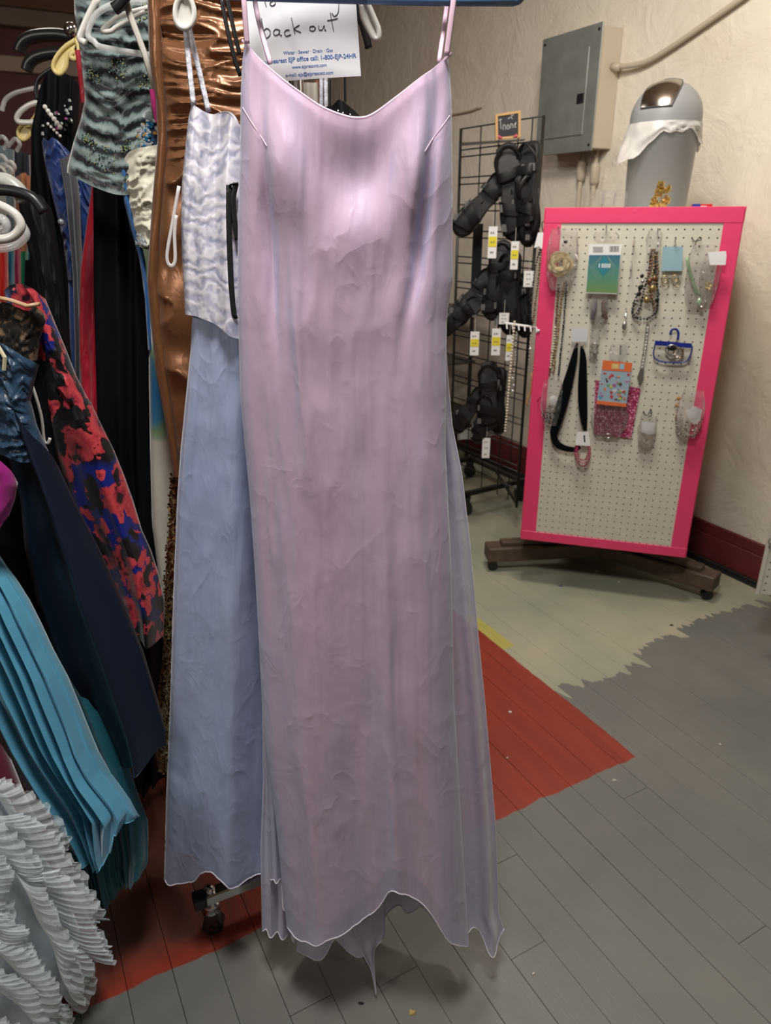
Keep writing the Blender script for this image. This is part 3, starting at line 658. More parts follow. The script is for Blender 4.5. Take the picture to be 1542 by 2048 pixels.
# ------------------------------------------------------------------ garment rack A
rack = thing('garment_rack', (-.1, 1.2, 0), 'chrome rolling garment rack, its caster showing under the pale blue gown', 'clothes rack')
MB().tube(spline([(-.02, .93, 1.78), (-.1, 1.2, 1.78), (-.55, 2.1, 1.78), (-1.05, 3.2, 1.78)], 20), .0125, 10).build('rail', M_CHROME, rack, True)
for (x, y) in ((-.13, 1.22), (-.98, 3.05)): MB().cyl((x, y, .075), (x, y, 1.775), .012, 10).build('post', M_CHROME, rack, True)
bd = np.array([.90, .43, 0]); bd /= np.linalg.norm(bd); c1 = np.array([-.372, 1.085, 0])
MB().box(c1+bd*.24+UP*.100, (.27, .014, .013), (bd, np.array([-bd[1], bd[0], 0]), UP), .003).build('base_bar', M_CHROME, rack)
MB().box(c1-bd*.022+UP*.100, (.014, .0155, .0145), (bd, np.array([-bd[1], bd[0], 0]), UP), .003).build('end_cap', M_DARK, rack)
MB().box(np.array([-.555, 2.135, .07]), (.95+.06, .013, .012), (np.array([-.42, .91, 0])/1.0023, np.array([.91, .42, 0])/1.0023, UP), .003).build('side_bar', M_CHROME, rack)
for q in (c1, c1+bd*.48):
    MB().lathe(q+UP*.058, [(.004, .07), (.011, .066), (.011, .056), (.007, .052), (.007, .03), (.017, .026), (.019, .018), (.013, .012), (.020, .006), (.014, -.004), (.0, -.004)], 20).build('stem', M_CHROME, rack, True)
    caster(q+UP*.0225, rack, 1.05)
# ------------------------------------------------------------------ pale blue gown with lace bodice
def lace_mat():
    m, nt, p = newmat('silver_lace'); v = coords(nt)
    n0 = noise(nt, v, 9, 3); vm = N(nt, 'ShaderNodeVectorMath', operation='MULTIPLY_ADD'); nt.links.new(n0.outputs[1], vm.inputs[0]); vm.inputs[1].default_value = (.12,)*3; nt.links.new(v, vm.inputs[2])
    n = N(nt, 'ShaderNodeTexVoronoi', feature='SMOOTH_F1', inp={'Scale': 75., 'Randomness': 1.}); nt.links.new(vm.outputs[0], n.inputs['Vector'])
    w = N(nt, 'ShaderNodeTexWave', wave_type='RINGS', inp={'Scale': 14., 'Distortion': 16., 'Detail': 3., 'Detail Scale': 1.6}); nt.links.new(v, w.inputs['Vector'])
    h = mth(nt, 'ADD', mth(nt, 'MULTIPLY', n.outputs[0], .8), mth(nt, 'MULTIPLY', w.outputs[1], .55))
    r = ramp(nt, [(.2, (.32, .33, .45)), (.5, (.50, .49, .62)), (.9, (.72, .70, .78))]); nt.links.new(h, r.inputs[0]); nt.links.new(r.outputs[0], p.inputs['Base Color'])
    nt.links.new(bump(nt, h, .3, .002), p.inputs['Normal']); p.inputs['Roughness'].default_value = .38; p.inputs['Specular IOR Level'].default_value = .7; p.inputs['Metallic'].default_value = .12; return m
M_LACE = lace_mat()
M_BLUE = fabric('pale_blue_satin', (.46, .54, .70), (.40, .49, .68), .36, .3, .5, (10, 2), .12, .45, 5.2, .06)
M_BORG = fabric('pale_blue_organza', (.46, .52, .74), (.38, .46, .72), .38, .2, .5, (20, 3), .2, .35, 5.2, .1, alpha=(.35, .92))
BY = 1.03
g2 = thing('evening_gown', P(440, 1780, BY)*np.array([1, 1, 0]), 'pale blue gown with silvery lace bodice hanging left of the pink gown', 'dress')
cloth('bodice', M_LACE, g2, BY, [(384, 206), (396, 214), (415, 224), (432, 228), (455, 226), (476, 240), (520, 290), (560, 300)], [(368, 628), (395, 636), (420, 646), (450, 664), (478, 677), (560, 690)],
    [(200, 385), (240, 376), (300, 370), (360, 364), (430, 362), (500, 363), (560, 366), (630, 370)], [(200, 560), (700, 560)], (.03, .045), 50, 60, [(1.5, .005, .006, 1, 0), (4.2, .0015, .003, 0, .5)], [(.001, 9, 9, 31, 'n')], back=0)
cloth('skirt', M_BLUE, g2, BY+.012, [(380, 610), (560, 660)], [(345, 1705), (386, 1722), (400, 1735), (440, 1745), (470, 1752), (560, 1752)], [(600, 386), (800, 378), (900, 368), (1000, 361), (1200, 354), (1400, 348), (1600, 340), (1760, 338)], [(600, 560), (1760, 565)],
    (.035, .06), 70, 110, [(1.6, .004, .014, .5, .6), (3.4, .001, .004, .2, .6)], [(.003, 6, 12, 33, 'n'), (.0025, 9, 14, 34, 'ridge')])
cloth('organza_overlay', M_BORG, g2, BY+.008, [(374, 606), (560, 660)], [(329, 1756), (340, 1772), (363, 1780), (386, 1771), (402, 1750), (425, 1742), (452, 1750), (470, 1764), (500, 1763), (530, 1755), (570, 1760)],
    [(600, 386), (700, 381), (800, 371), (900, 361), (1000, 354), (1200, 346), (1400, 340), (1600, 332), (1760, 328)], [(600, 560), (1760, 570)], (.038, .066), 70, 110,
    [(1.6, .004, .014, .5, .6), (3.4, .001, .004, .2, .6)], [(.003, 6, 12, 33, 'n'), (.0015, 20, 14, 36, 'ridge')], hem=(M_EDGE, .0013))
M_LSTR = simple('silver_white_strap', (.66, .66, .74), .4, bs=90, bst=.9)
strap([P(370, 40, BY-.01), P(377, 120, BY-.01), P(387, 210, BY-.01)], .0036, M_LSTR, g2)
strap([P(374, 40, BY-.0), P(393, 120, BY-.0), P(417, 224, BY-.0)], .0036, M_LSTR, g2)
strap([P(430, 230, BY), P(455, 224, BY-.02), P(470, 236, BY-.03), P(480, 262, BY-.03)], .0025, M_LSTR, g2)
M_RIB = simple('sheer_ribbon', (.72, .68, .68), .35, alpha=.75)
strap([P(358, 372, BY-.03), P(346, 440, BY-.03), P(334, 510, BY-.03), P(340, 531, BY-.03), P(350, 522, BY-.03), P(349, 470, BY-.03), P(352, 430, BY-.03)], .0024, M_RIB, g2, n=30)
M_BRIB = simple('black_satin_ribbon', (.012, .012, .014), .35)
t = thing('black_ribbon_loop', P(462, 500, BY-.045), 'black satin ribbon loops hanging over the lace bodice', 'ribbon')
for q in ([(458, 370), (458, 450), (462, 560), (468, 628), (474, 631)], [(472, 366), (466, 400), (470, 450), (476, 480)], [(476, 366), (463, 369), (458, 372)]):
    MB().tube(spline([P(u, v, BY-.05) for u, v in q], 20), .0036, 6, flat=.35).build('ribbon', M_BRIB, t, True)
# its hanger: pearly arm end hooked through the straps
def hanger(lab, m, y, arm, r, arms=None, hook=None, flat=1., grp=None, bar=None, nm='dress_hanger'):
    h = thing(nm, P(arm[-1][0], arm[-1][1], y), lab, 'hanger', grp)
    MB().tube(spline([P(u, v, y) for u, v in arm], 26), r, 10, flat=flat).build('arm', m, h, True)
    if bar: MB().tube(spline([P(u, v, y) for u, v in bar], 16), r*.8, 8).build('bar', m, h, True)
    if hook: MB().tube(spline([P(u, v, y) for u, v in hook], 16), .0022, 8).build('hook', M_CHROME, h, True)
    return h
def teardrop(lab, m, y, pts, w, r, shaft, grp=None):
    """flat hanger arm end with a scooped, rimmed bulb"""
    h = thing('dress_hanger', P(*shaft[-1], y), lab, 'hanger', grp)
    MB().tube(spline([P(u, v, y) for u, v in shaft], 16), [w*.5]*16, 8, flat=.4).build('arm', m, h, True)
    pp = spline([P(u, v, y) for u, v in pts], 30)
    MB().tube(pp, r, 8, closed=False).build('rim', m, h, True)
    c_ = pp.mean(0); g_ = MB(); g_.add([c_+np.array([0, .003, 0])]+[q+np.array([0, .001, 0]) for q in pp], [(0, i+1, i+2) for i in range(len(pp)-1)]+[(0, len(pp), 1)]); g_.add([c_+np.array([0, .0045, 0])]+[q+np.array([0, .003, 0]) for q in pp], [(0, i+2, i+1) for i in range(len(pp)-1)]+[(0, 1, len(pp))]); g_.build('scoop', m, h, True)
    return h
teardrop('pearly white hanger arm end with the silver straps hooked over it', M_PEARL, BY-.02, [(358, -5), (351, 15), (351, 38), (358, 52), (371, 57), (382, 50), (388, 35), (387, 15), (380, -4)], .012, .0032, [(370, -2), (380, -30), (470, -60)])
h_ = teardrop('pearly white hanger arm end right of the white card', M_PEARL, BY+.03, [(722, 8), (726, 35), (738, 60), (748, 77), (757, 75), (757, 58), (748, 35), (736, 8), (728, -4)], .012, .0034, [(728, 0), (715, -30), (640, -60)])
h_ = hanger('black hanger arm end right of the white card, below the pearly one', M_DARK, BY+.07, [(640, -40), (700, 0), (722, 40), (732, 70), (738, 96)], .0055)

# ------------------------------------------------------------------ bronze satin gown
M_BRZ = fabric('bronze_satin', (.24, .105, .046), (.16, .066, .028), .34, .1, .5, (6, 40), .12, .12, 9, .03, metal=.4)
ZY = 1.17
g3 = thing('evening_gown', P(420, 970, ZY)*np.array([1, 1, 0]), 'bronze satin gown with ruched bodice behind the pale blue gown', 'dress')
lb = [(-40, 294), (60, 296), (120, 299), (200, 312), (280, 315), (380, 306), (480, 299), (560, 294), (650, 302), (750, 312), (850, 331), (955, 346)]
cloth('bodice', M_BRZ, g3, ZY, [(312, -40), (560, -40)], [(322, 330), (560, 340)], [(v, u+16) for v, u in lb], [(-40, 560), (960, 560)], (.03, .045), 70, 120, [], [(.007, 3, 16, 41, 'ruche'), (.0035, 5, 34, 42, 'ruche')])
cloth('skirt', M_BRZ, g3, ZY, [(322, 318), (560, 318)], [(348, 955), (400, 962), (560, 965)], [(v, u+14) for v, u in lb], [(-40, 560), (960, 560)], (.044, .05), 70, 110, [(1.5, .002, .004, .4, 1)], [(.010, 3.5, 7, 43, 'ruche'), (.003, 6, 14, 44, 'n')])
cloth('side_band', M_BRZ, g3, ZY-.005, [(294, -40), (322, -40)], [(345, 955), (360, 955)], lb, [(-40, 322), (200, 332), (300, 336), (480, 320), (560, 318), (700, 330), (960, 364)], (.014, .014), 24, 90, [], [(.002, 2, 16, 45, 'n')])
t = g3
for q in ([(441, -10), (455, 60), (470, 120), (481, 152)], [(452, -10), (470, 70), (480, 110)]):
    MB().tube(spline([P(u, v, ZY-.09) for u, v in q], 14), .0028, 6, flat=.5).build('strap', M_BRIB, g3, True)
# ------------------------------------------------------------------ garments glimpsed above the neckline of the pink gown
t = thing('evening_gown', P(700, 240, 1.3), 'black gown with small rhinestones seen above the pink neckline', 'dress')
cloth('bodice', simple('black_satin', (.012, .012, .013), .35), t, 1.3, [(650, 214), (670, 210), (692, 200), (728, 222), (760, 262)], [(650, 700), (780, 700)], [(200, 650), (700, 655)], [(200, 728), (240, 740), (700, 785)], (.03, .05), 30, 40, [(2.5, .003, .01, 0, 1)], [])
MB().tube([P(688, -40, 1.28), P(690, 100, 1.28), P(691, 204, 1.28)], .0022, 6).build('strap', M_BRIB, t)
for (u, v) in ((686, 226), (700, 229), (676, 222)): MB().sphere(P(u, v, 1.255), .0014, 6, 4).build('rhinestone', M_CHROME, t)
t = thing('evening_gown', P(640, 240, 1.45), 'white and tan gown with narrow straps glimpsed between card and pink neckline', 'dress')
cloth('bodice', simple('ivory_fabric', (.42, .38, .33), .6), t, 1.45, [(600, 165), (632, 165)], [(600, 600), (650, 600)], [(100, 598), (600, 590)], [(100, 634), (600, 650)], (.015, .03), 20, 20, [(2, .002, .004, 0, 0)], [])
MB().tube([P(643, 60, 1.4), P(642, 215, 1.4), P(640, 400, 1.4)], .0034, 6).build('strap', M_LSTR, t); MB().tube([P(651, 60, 1.4), P(652, 215, 1.4), P(653, 400, 1.4)], .0034, 6).build('strap', M_LSTR, t)
cloth('side_band', M_BRZ, t, 1.47, [(629, 160), (641, 160)], [(620, 500), (645, 500)], [(100, 629), (600, 625)], [(100, 641), (600, 645)], (.008, .01), 12, 10)
cloth('dark_band', M_DARK, t, 1.46, [(655, 160), (664, 160)], [(652, 500), (664, 500)], [(100, 655), (600, 652)], [(100, 664), (600, 664)], (.006, .006), 12, 10)
# ------------------------------------------------------------------ garments on rack A, behind
def crepe(name, c, **k): return fabric(name, c, None, k.pop('rough', .6), k.pop('sheen', .3), k.pop('spec', .3), k.pop('streak', (18, 3)), k.pop('st', .25), k.pop('crease', .1), 6, .1, **k)
M_BLK = crepe('black_crepe', (.004, .004, .0055), sheen=0., spec=.12)
def gown_at(y, ref, lab, cat='dress', nm='evening_gown', grp=None): return thing(nm, P(*ref, y), lab, cat, grp)
# grey green striped bodice
def stripe_base(nt):
    v = coords(nt, 'UV', (1, 1, 1)); w = N(nt, 'ShaderNodeTexWave', wave_type='BANDS', bands_direction='Y', inp={'Scale': 4.2, 'Distortion': 5., 'Detail': 3., 'Detail Scale': 1.3, 'Detail Roughness': .6}); nt.links.new(v, w.inputs[0])
    n = noise(nt, v, 5, 3); r = ramp(nt, [(.34, (.006, .010, .012)), (.46, (.045, .07, .072)), (.66, (.12, .165, .16)), (.95, (.20, .25, .245))]); nt.links.new(mth(nt, 'MULTIPLY_ADD', n.outputs[0], .45, mth(nt, 'MULTIPLY', w.outputs[1], .7)), r.inputs[0]); return r.outputs[0]
M_GRY = fabric('grey_green_striped_chiffon', (.2, .25, .24), None, .4, .3, .5, (8, 30), .3, .2, 9, .05, base=stripe_base)
GY = 1.30
t = gown_at(GY, (235, 390), 'grey green gown with black bands and beaded bodice left of the bronze gown')
_, gv = cloth('bodice', M_GRY, t, GY, [(150, -40), (360, -40)], [(131, 345), (150, 356), (190, 376), (240, 390), (300, 385), (360, 380)],
    [(-40, 146), (30, 149), (110, 161), (200, 170), (240, 161), (280, 148), (330, 135), (390, 131)], [(-40, 360), (390, 360)], (.035, .06), 60, 90, [(1.2, .002, .006, .3, .8)], [(.006, 3, 13, 51, 'ruche'), (.003, 5, 24, 52, 'ruche')])
M_SEQ = simple('blue_green_beads', (.35, .5, .48), .15, .6); M_SEQG = simple('olive_gold_beads', (.42, .42, .14), .3, .4); M_SEQD = simple('dark_beads', (.05, .07, .06), .2, .5)
rg = random.Random(5)
def beads(par, vg, blobs, cnt, rad, mats, seed=1, nm='bead_embroidery', lift=.002):
    """clusters of beads sewn on the front of a cloth grid"""
    r_ = random.Random(seed); nr_, nc_ = vg.shape[:2]; out = [MB() for _ in mats]
    for (s0, t0, ds, dt) in blobs:
        for _ in range(cnt):
            a, q = r_.uniform(0, 6.283), r_.random()**.6; s_, t_ = s0+ds*q*math.cos(a), t0+dt*q*math.sin(a)
            i = int(min(max(t_, 0), 1)*(nr_-1)); j = int(min(max(s_, 0), 1)*(int(nc_/1.5)-1)); p = vg[i, j]+np.array([r_.uniform(-.003, .003), -lift, r_.uniform(-.003, .003)])
            out[r_.randrange(len(mats))].sphere(p, rad*r_.uniform(.6, 1.2), 5, 3)
    for o_, m_ in zip(out, mats):
        if o_.v: b_ = o_.build(nm, m_, par); b_['kind'] = 'stuff'
beads(t, gv, [(.36, .42, .10, .06), (.72, .50, .14, .035), (.66, .13, .10, .07), (.30, .86, .16, .07), (.12, .80, .06, .02), (.12, .48, .08, .03), (.52, .78, .05, .03), (.8, .24, .06, .05)], 70, .0013, (M_SEQ, M_SEQD, M_SEQD, M_SEQG, M_SEQ))
# silver/clear hanger on it
hanger('clear plastic hanger with notched shoulder in front of the grey green gown', M_CLEARP, GY-.09, [(300, 2), (240, 5), (200, 22), (182, 45), (176, 72), (188, 82), (200, 93), (245, 102), (310, 112)], .0042)
hz_ = hanger('white plastic hanger with a curled end behind the clear one on the grey green gown', M_PEARL, GY-.075, [(310, 12), (245, 30), (215, 50), (205, 62), (222, 62), (236, 52), (290, 22)], .0034)
MB().tube(spline([P(u, v, GY-.08) for u, v in ((196, -5), (178, 30), (165, 60), (160, 78), (172, 87))], 16), .005, 8).build('strap_end', M_PEARL, hz_, True)
MB().tube([P(250, -10, GY-.11), P(258, 25, GY-.11), P(290, 110, GY-.11), P(309, 176, GY-.11)], .0045, 6, flat=.3).build('strap', simple('cream_strap', (.50, .47, .42), .5), t, True)
hanger('black hanger arm end hanging over the cream strap', M_DARK, GY-.12, [(262, -30), (245, 0), (236, 12), (228, 18)], .008)
# magenta sliver and blue rhinestone bodice between grey and bronze gowns
M_RHI = simple('rhinestone', (.75, .8, .85), .08, .7); M_RHB = simple('blue_rhinestone', (.02, .2, .42), .1, .5); M_RHO = simple('amber_rhinestone', (.6, .3, .05), .1, .4)
t = gown_at(1.25, (290, 300), 'dark blue bodice crusted with blue and clear rhinestones beside the bronze gown')
_, rv = cloth('bodice', crepe('navy_fabric', (.008, .03, .09)), t, 1.265, [(266, 262), (285, 248), (322, 236)], [(268, 330), (330, 330)], [(236, 268), (270, 262), (300, 268), (330, 270)], [(230, 330), (330, 335)], (.02, .03), 24, 20)
beads(t, rv, [(.25, .3, .3, .3), (.55, .2, .3, .25), (.4, .6, .3, .4)], 34, .0030, (M_RHI, M_RHB, M_RHO, M_RHI), 3, 'rhinestones')
t = gown_at(1.24, (310, 240), 'thin magenta strap standing between the grey green and bronze gowns', 'dress'); MB().tube([P(304, 178, 1.235), P(309, 215, 1.235), P(316, 245, 1.235)], .004, 6, flat=.3).build('strap', simple('magenta_satin', (.55, .03, .22), .4), t)
# ivory gown with painted pansies
def pansy_base(nt):
    v = coords(nt, 'Object'); vo = N(nt, 'ShaderNodeTexVoronoi', inp={'Scale': 5.2, 'Randomness': .5}); nz_ = noise(nt, v, 10, 2)
    vm = N(nt, 'ShaderNodeVectorMath', operation='MULTIPLY_ADD'); nt.links.new(nz_.outputs[1], vm.inputs[0]); vm.inputs[1].default_value = (.09,)*3; nt.links.new(v, vm.inputs[2]); nt.links.new(vm.outputs[0], vo.inputs['Vector'])
    r = ramp(nt, [(0, (.62, .55, .12)), (.12, (.50, .50, .14)), (.22, (.02, .16, .36)), (.33, (.05, .22, .36)), (.40, (.18, .30, .14)), (.47, (.30, .42, .28)), (.52, (.60, .57, .48))]); nt.links.new(vo.outputs[0], r.inputs[0])
    z = N(nt, 'ShaderNodeSeparateXYZ'); nt.links.new(v, z.inputs[0]); k = N(nt, 'ShaderNodeMapRange', inp={'From Min': .70, 'From Max': .66}); nt.links.new(z.outputs[2], k.inputs[0])
    k2 = N(nt, 'ShaderNodeMapRange', inp={'From Min': .28, 'From Max': .32}); nt.links.new(z.outputs[2], k2.inputs[0])
    return mix(nt, mth(nt, 'MULTIPLY', k.outputs[0], k2.outputs[0]), (.60, .57, .48), r.outputs[0])
M_IVO = fabric('ivory_chiffon', (.60, .57, .47), None, .5, .3, .3, (10, 8), .3, .2, 6, .05); M_PAN = fabric('painted_ivory_satin', (.6, .57, .48), None, .45, .3, .4, (8, 2), .1, .1, 6, .05, base=pansy_base)
IY = 1.255
t = thing('evening_gown', P(300, 1190, IY), 'ivory gown with draped bodice and painted blue and yellow pansies beside the bronze gown', 'dress')
_, iv = cloth('bodice', M_IVO, t, IY, [(246, 322), (256, 304), (275, 296), (330, 285)], [(284, 495), (340, 480)], [(300, 247), (340, 245), (385, 253), (430, 262), (500, 278)], [(280, 340), (500, 340)], (.035, .045), 40, 60, [], [(.006, 4, 9, 61, 'ruche'), (.003, 8, 16, 62, 'ruche')])
cloth('skirt', M_PAN, t, IY+.005, [(278, 490), (350, 480)], [(320, 1300), (400, 1300)], [(480, 276), (560, 290), (650, 297), (760, 298), (900, 300), (1050, 304), (1180, 320), (1300, 330)], [(480, 360), (1300, 420)], (.03, .045), 40, 60, [(1.4, .003, .008, 0, 1)], [(.002, 5, 9, 63, 'n')])
cloth('blue_edge', crepe('royal_blue_chiffon', (.02, .10, .30)), t, IY-.004, [(241, 335), (254, 320)], [(298, 700), (310, 700)], [(320, 240), (400, 247), (460, 262), (520, 279), (600, 290), (700, 296)], [(320, 254), (400, 262), (460, 276), (520, 292), (700, 308)], (.012, .012), 14, 50, [], [(.002, 3, 12, 64, 'n')])
beads(t, iv, [(.1, .93, .12, .06), (.18, .98, .1, .03)], 30, .0024, (M_RHI, M_RHI), 8, 'rhinestones')
MB().add(*text_mb('.', .001, lambda x, y, o: np.array(P(300, 480, IY)))) if False else None
# black gown
t = gown_at(1.38, (260, 1590), 'plain black gown in the gap between the floral and ivory gowns')
cloth('bodice_and_skirt', M_BLK, t, 1.38, [(186, 372), (230, 380), (330, 380)], [(268, 1592), (285, 1590), (300, 1575), (315, 1560), (335, 1560)], [(370, 186), (600, 188), (900, 196), (1100, 215), (1300, 250), (1500, 262), (1600, 268)], [(370, 335), (1600, 345)], (.04, .08), 50, 80, [(3.2, .006, .012, 0, 1), (5.1, .002, .006, 1, 1)], [(.003, 8, 6, 66, 'n')])
# red satin gown
M_REDS = fabric('crimson_satin', (.40, .012, .035), (.30, .008, .025), .28, .1, .6, (8, 3), .1, .2, 7, .03)
t = gown_at(1.5, (180, 780), 'crimson satin gown, a narrow glossy strip left of the black gown')
cloth('skirt', M_REDS, t, 1.5, [(184, 368), (198, 368)], [(150, 1000), (215, 1000)], [(368, 184), (450, 173), (540, 161), (640, 158), (720, 159), (820, 165), (1000, 175)], [(368, 210), (1000, 215)], (.03, .04), 40, 70, [(1.2, .004, .008, 1.2, 1.2)], [(.006, 3, 8, 67, 'n'), (.003, 5, 14, 68, 'ridge')])
MB().tube([P(156, 100, 1.4), P(162, 150, 1.4), P(168, 205, 1.4)], .005, 6, flat=.3).build('strap', M_REDS, t)
# slate, royal blue, charcoal...
t = gown_at(1.62, (140, 800), 'slate grey satin gown, a slim strip beside the crimson gown')
cloth('skirt', crepe('slate_satin', (.075, .075, .095), rough=.4), t, 1.62, [(118, 320), (150, 300)], [(140, 1000), (190, 1000)], [(300, 116), (400, 132), (550, 146), (700, 150), (1000, 152)], [(300, 150), (400, 160), (600, 168), (1000, 190)], (.03, .04), 30, 50, [(1.5, .004, .006, 0, 1)], [(.003, 4, 8, 69, 'n')])
M_RB = fabric('royal_blue_satin', (.022, .06, .22), (.014, .03, .14), .35, .2, .5, (10, 20), .3, .3, 9, .03)
t = gown_at(1.68, (150, 520), 'ruched royal blue satin gown behind the grey green bodice')
cloth('bodice', M_RB, t, 1.68, [(80, 285), (90, 275), (105, 282), (125, 275), (150, 290), (195, 350)], [(128, 560), (190, 560)], [(275, 82), (330, 90), (400, 106), (480, 126), (560, 136)], [(275, 140), (340, 185), (560, 186)], (.035, .04), 50, 70, [], [(.006, 5, 10, 70, 'ruche'), (.003, 8, 18, 71, 'ruche')])
cloth('skirt', M_RB, t, 1.69, [(128, 555), (190, 555)], [(140, 900), (190, 900)], [(550, 136), (900, 146)], [(550, 186), (900, 190)], (.035, .05), 30, 30, [(2.5, .003, .006, 0, 1)], [])
# black lace gown with a beaded strap
t = gown_at(1.8, (110, 900), 'black gown with a beaded pearl strap below the yellow hanger end')
_, bv = cloth('bodice_and_skirt', M_BLK, t, 1.8, [(64, 262), (72, 180), (85, 150), (110, 140), (140, 150), (168, 170)], [(100, 1000), (180, 1000)], [(140, 74), (200, 72), (260, 62), (330, 64), (420, 78), (600, 98), (1000, 112)], [(140, 160), (300, 155), (1000, 180)], (.04, .06), 50, 70, [(3.3, .005, .01, 0, 1)], [(.004, 7, 8, 72, 'n')])
pb = MB()
for k in range(6): q = P(90+6*k, 214+8*k, 1.73); pb.sphere(q, .0052, 8, 6)
for k in range(5): q = P(96+6*k, 248+6*k, 1.73); pb.sphere(q, .0036, 6, 4)
pb.build('pearl_strap', simple('pearls', (.7, .66, .62), .2, coat=.5), t, True)
beads(t, bv, [(.45, .13, .25, .03), (.8, .10, .12, .05)], 22, .004, (M_RHI, simple('pink_rhinestone', (.6, .12, .4), .1, .4), M_SEQD), 9, 'rhinestones')
t = gown_at(1.56, (60, 800), 'matte black gown with draped shoulder at the far left behind the floral gown')
cloth('bodice_and_skirt', fabric('charcoal_jersey', (.008, .008, .009), None, .55, .0, .2, (8, 16), .4, .2, 7, .05), t, 1.56, [(34, 400), (48, 386), (90, 392), (112, 420)], [(70, 900), (160, 900)], [(386, 34), (450, 44), (520, 62), (580, 72), (700, 76), (900, 80)], [(386, 100), (500, 118), (620, 132), (760, 148), (900, 160)], (.04, .06), 50, 60, [(2.3, .003, .01, 0, 1)], [(.006, 4, 9, 73, 'ruche')])
t = gown_at(1.9, (70, 600), 'black satin gown with narrow straps standing left of the royal blue gown')
cloth('bodice_and_skirt', M_BLK, t, 1.9, [(62, 290), (78, 262), (95, 270), (120, 300)], [(60, 900), (160, 900)], [(260, 64), (400, 60), (900, 55)], [(260, 120), (900, 160)], (.04, .06), 40, 50, [(2.5, .005, .01, 0, 1)], [])
MB().sphere(P(122, 444, 1.60), .007, 8, 6).build('rhinestone_button', M_RHI, t, True)
# far garments seen past the shoulder of the floral gown
for k, (u0, u1, v0, v1, y, c, lab) in enumerate([(-14, 17, 470, 640, 2.2, (.50, .02, .01), 'bright red gown at the left edge behind the clear hangers'),
    (14, 30, 500, 640, 2.3, (.01, .13, .22), 'teal blue gown, second from the left edge in the far row'), (27, 42, 490, 640, 2.35, (.30, .02, .06), 'raspberry gown in the far row between teal blue and green ones'),
    (40, 56, 500, 640, 2.4, (.01, .16, .08), 'emerald green gown in the far row'), (52, 74, 480, 640, 2.45, (.01, .17, .19), 'sea green gown in the far row beside the charcoal gown'),
    (-30, 30, 290, 420, 3.0, (.16, .22, .25), 'pale grey blue dress in a plastic cover far left'), (10, 62, 300, 410, 3.1, (.02, .02, .035), 'dark navy dress on the far rack'), (30, 66, 345, 400, 2.9, (.5, .2, .1), 'coral dress on the far rack'),
    (-40, 12, 330, 470, 2.7, (.28, .30, .27), 'greyish white dress far left under the headband')]):
    t = gown_at(y, ((u0+u1)/2, v1+260), lab)
    cloth('skirt', crepe('far_cloth', c), t, y, [(u0, v0+8), ((u0+u1)/2, v0), (u1, v0+10)], [(u0-4, v1+260), (u1+8, v1+260)], [(v0, u0+2), (v1+260, u0-4)], [(v0, u1-2), (v1+260, u1+8)], (.04, .07), 24, 20, [(2.4, .006, .012, k, 1)], [(.008, 4, 7, 80+k, 'n')])
# more garments further along the rack, dark, closing the view behind
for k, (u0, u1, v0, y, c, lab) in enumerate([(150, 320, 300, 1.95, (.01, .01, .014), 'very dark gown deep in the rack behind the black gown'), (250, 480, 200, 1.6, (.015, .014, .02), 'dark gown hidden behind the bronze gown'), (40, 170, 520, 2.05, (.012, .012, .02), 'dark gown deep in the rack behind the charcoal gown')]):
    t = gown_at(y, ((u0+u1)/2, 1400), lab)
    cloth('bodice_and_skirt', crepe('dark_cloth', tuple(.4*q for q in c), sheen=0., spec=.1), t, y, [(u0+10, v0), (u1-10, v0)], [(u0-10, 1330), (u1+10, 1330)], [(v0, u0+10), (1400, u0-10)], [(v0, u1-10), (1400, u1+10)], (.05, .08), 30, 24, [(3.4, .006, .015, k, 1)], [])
# hangers at the top left
hanger('black notched hanger arm, topmost at the far left', M_DARK, 2.0, [(150, 76), (115, 70), (75, 72), (52, 80), (42, 92), (38, 104)], .0155, flat=.9)
hanger('black notched hanger arm just below the topmost one at the far left', M_DARK, 1.95, [(150, 108), (110, 106), (78, 112), (60, 124), (53, 142)], .0145, flat=.9)
h_ = teardrop('pale yellow padded-look hanger end with a curl, left of the grey green gown', M_YELP, 1.62, [(152, 80), (132, 92), (114, 112), (106, 132), (112, 145), (122, 147), (131, 135), (134, 118), (138, 104), (148, 100)], .012, .0042, [(152, 78), (170, 60), (200, 40)])
MB().tube(spline([P(u, v, 1.61) for u, v in ((152, 78), (158, 96), (156, 110), (150, 118), (142, 114), (144, 106), (150, 106))], 18), .0050, 8).build('curl', M_YELP, h_, True)
hanger('clear plastic hanger arm above the white one at the far left', M_CLEARP, 2.1, [(95, 172), (60, 178), (30, 186), (12, 198), (6, 212), (4, 222)], .0085, flat=.6)
hanger('white looped hanger corner below the clear arm at the far left', M_PEARL, 2.0, [(96, 200), (64, 208), (44, 220), (34, 234), (38, 244), (60, 245), (96, 243)], .0065)
hanger('dark slim hanger arm beside the pearl strap', M_DARK, 1.85, [(120, 128), (90, 146), (76, 160), (72, 178), (74, 200)], .0045)
teardrop('pale yellow hanger end below the white looped hanger', M_YELP, 2.02, [(60, 244), (44, 250), (36, 262), (38, 274), (48, 280), (58, 272), (62, 258), (66, 248)], .01, .004, [(60, 244), (70, 230), (74, 215)])
MB().sphere(P(142, 60, 1.7), .014, 10, 8).build('chrome_ball', M_CHROME, h_, True)
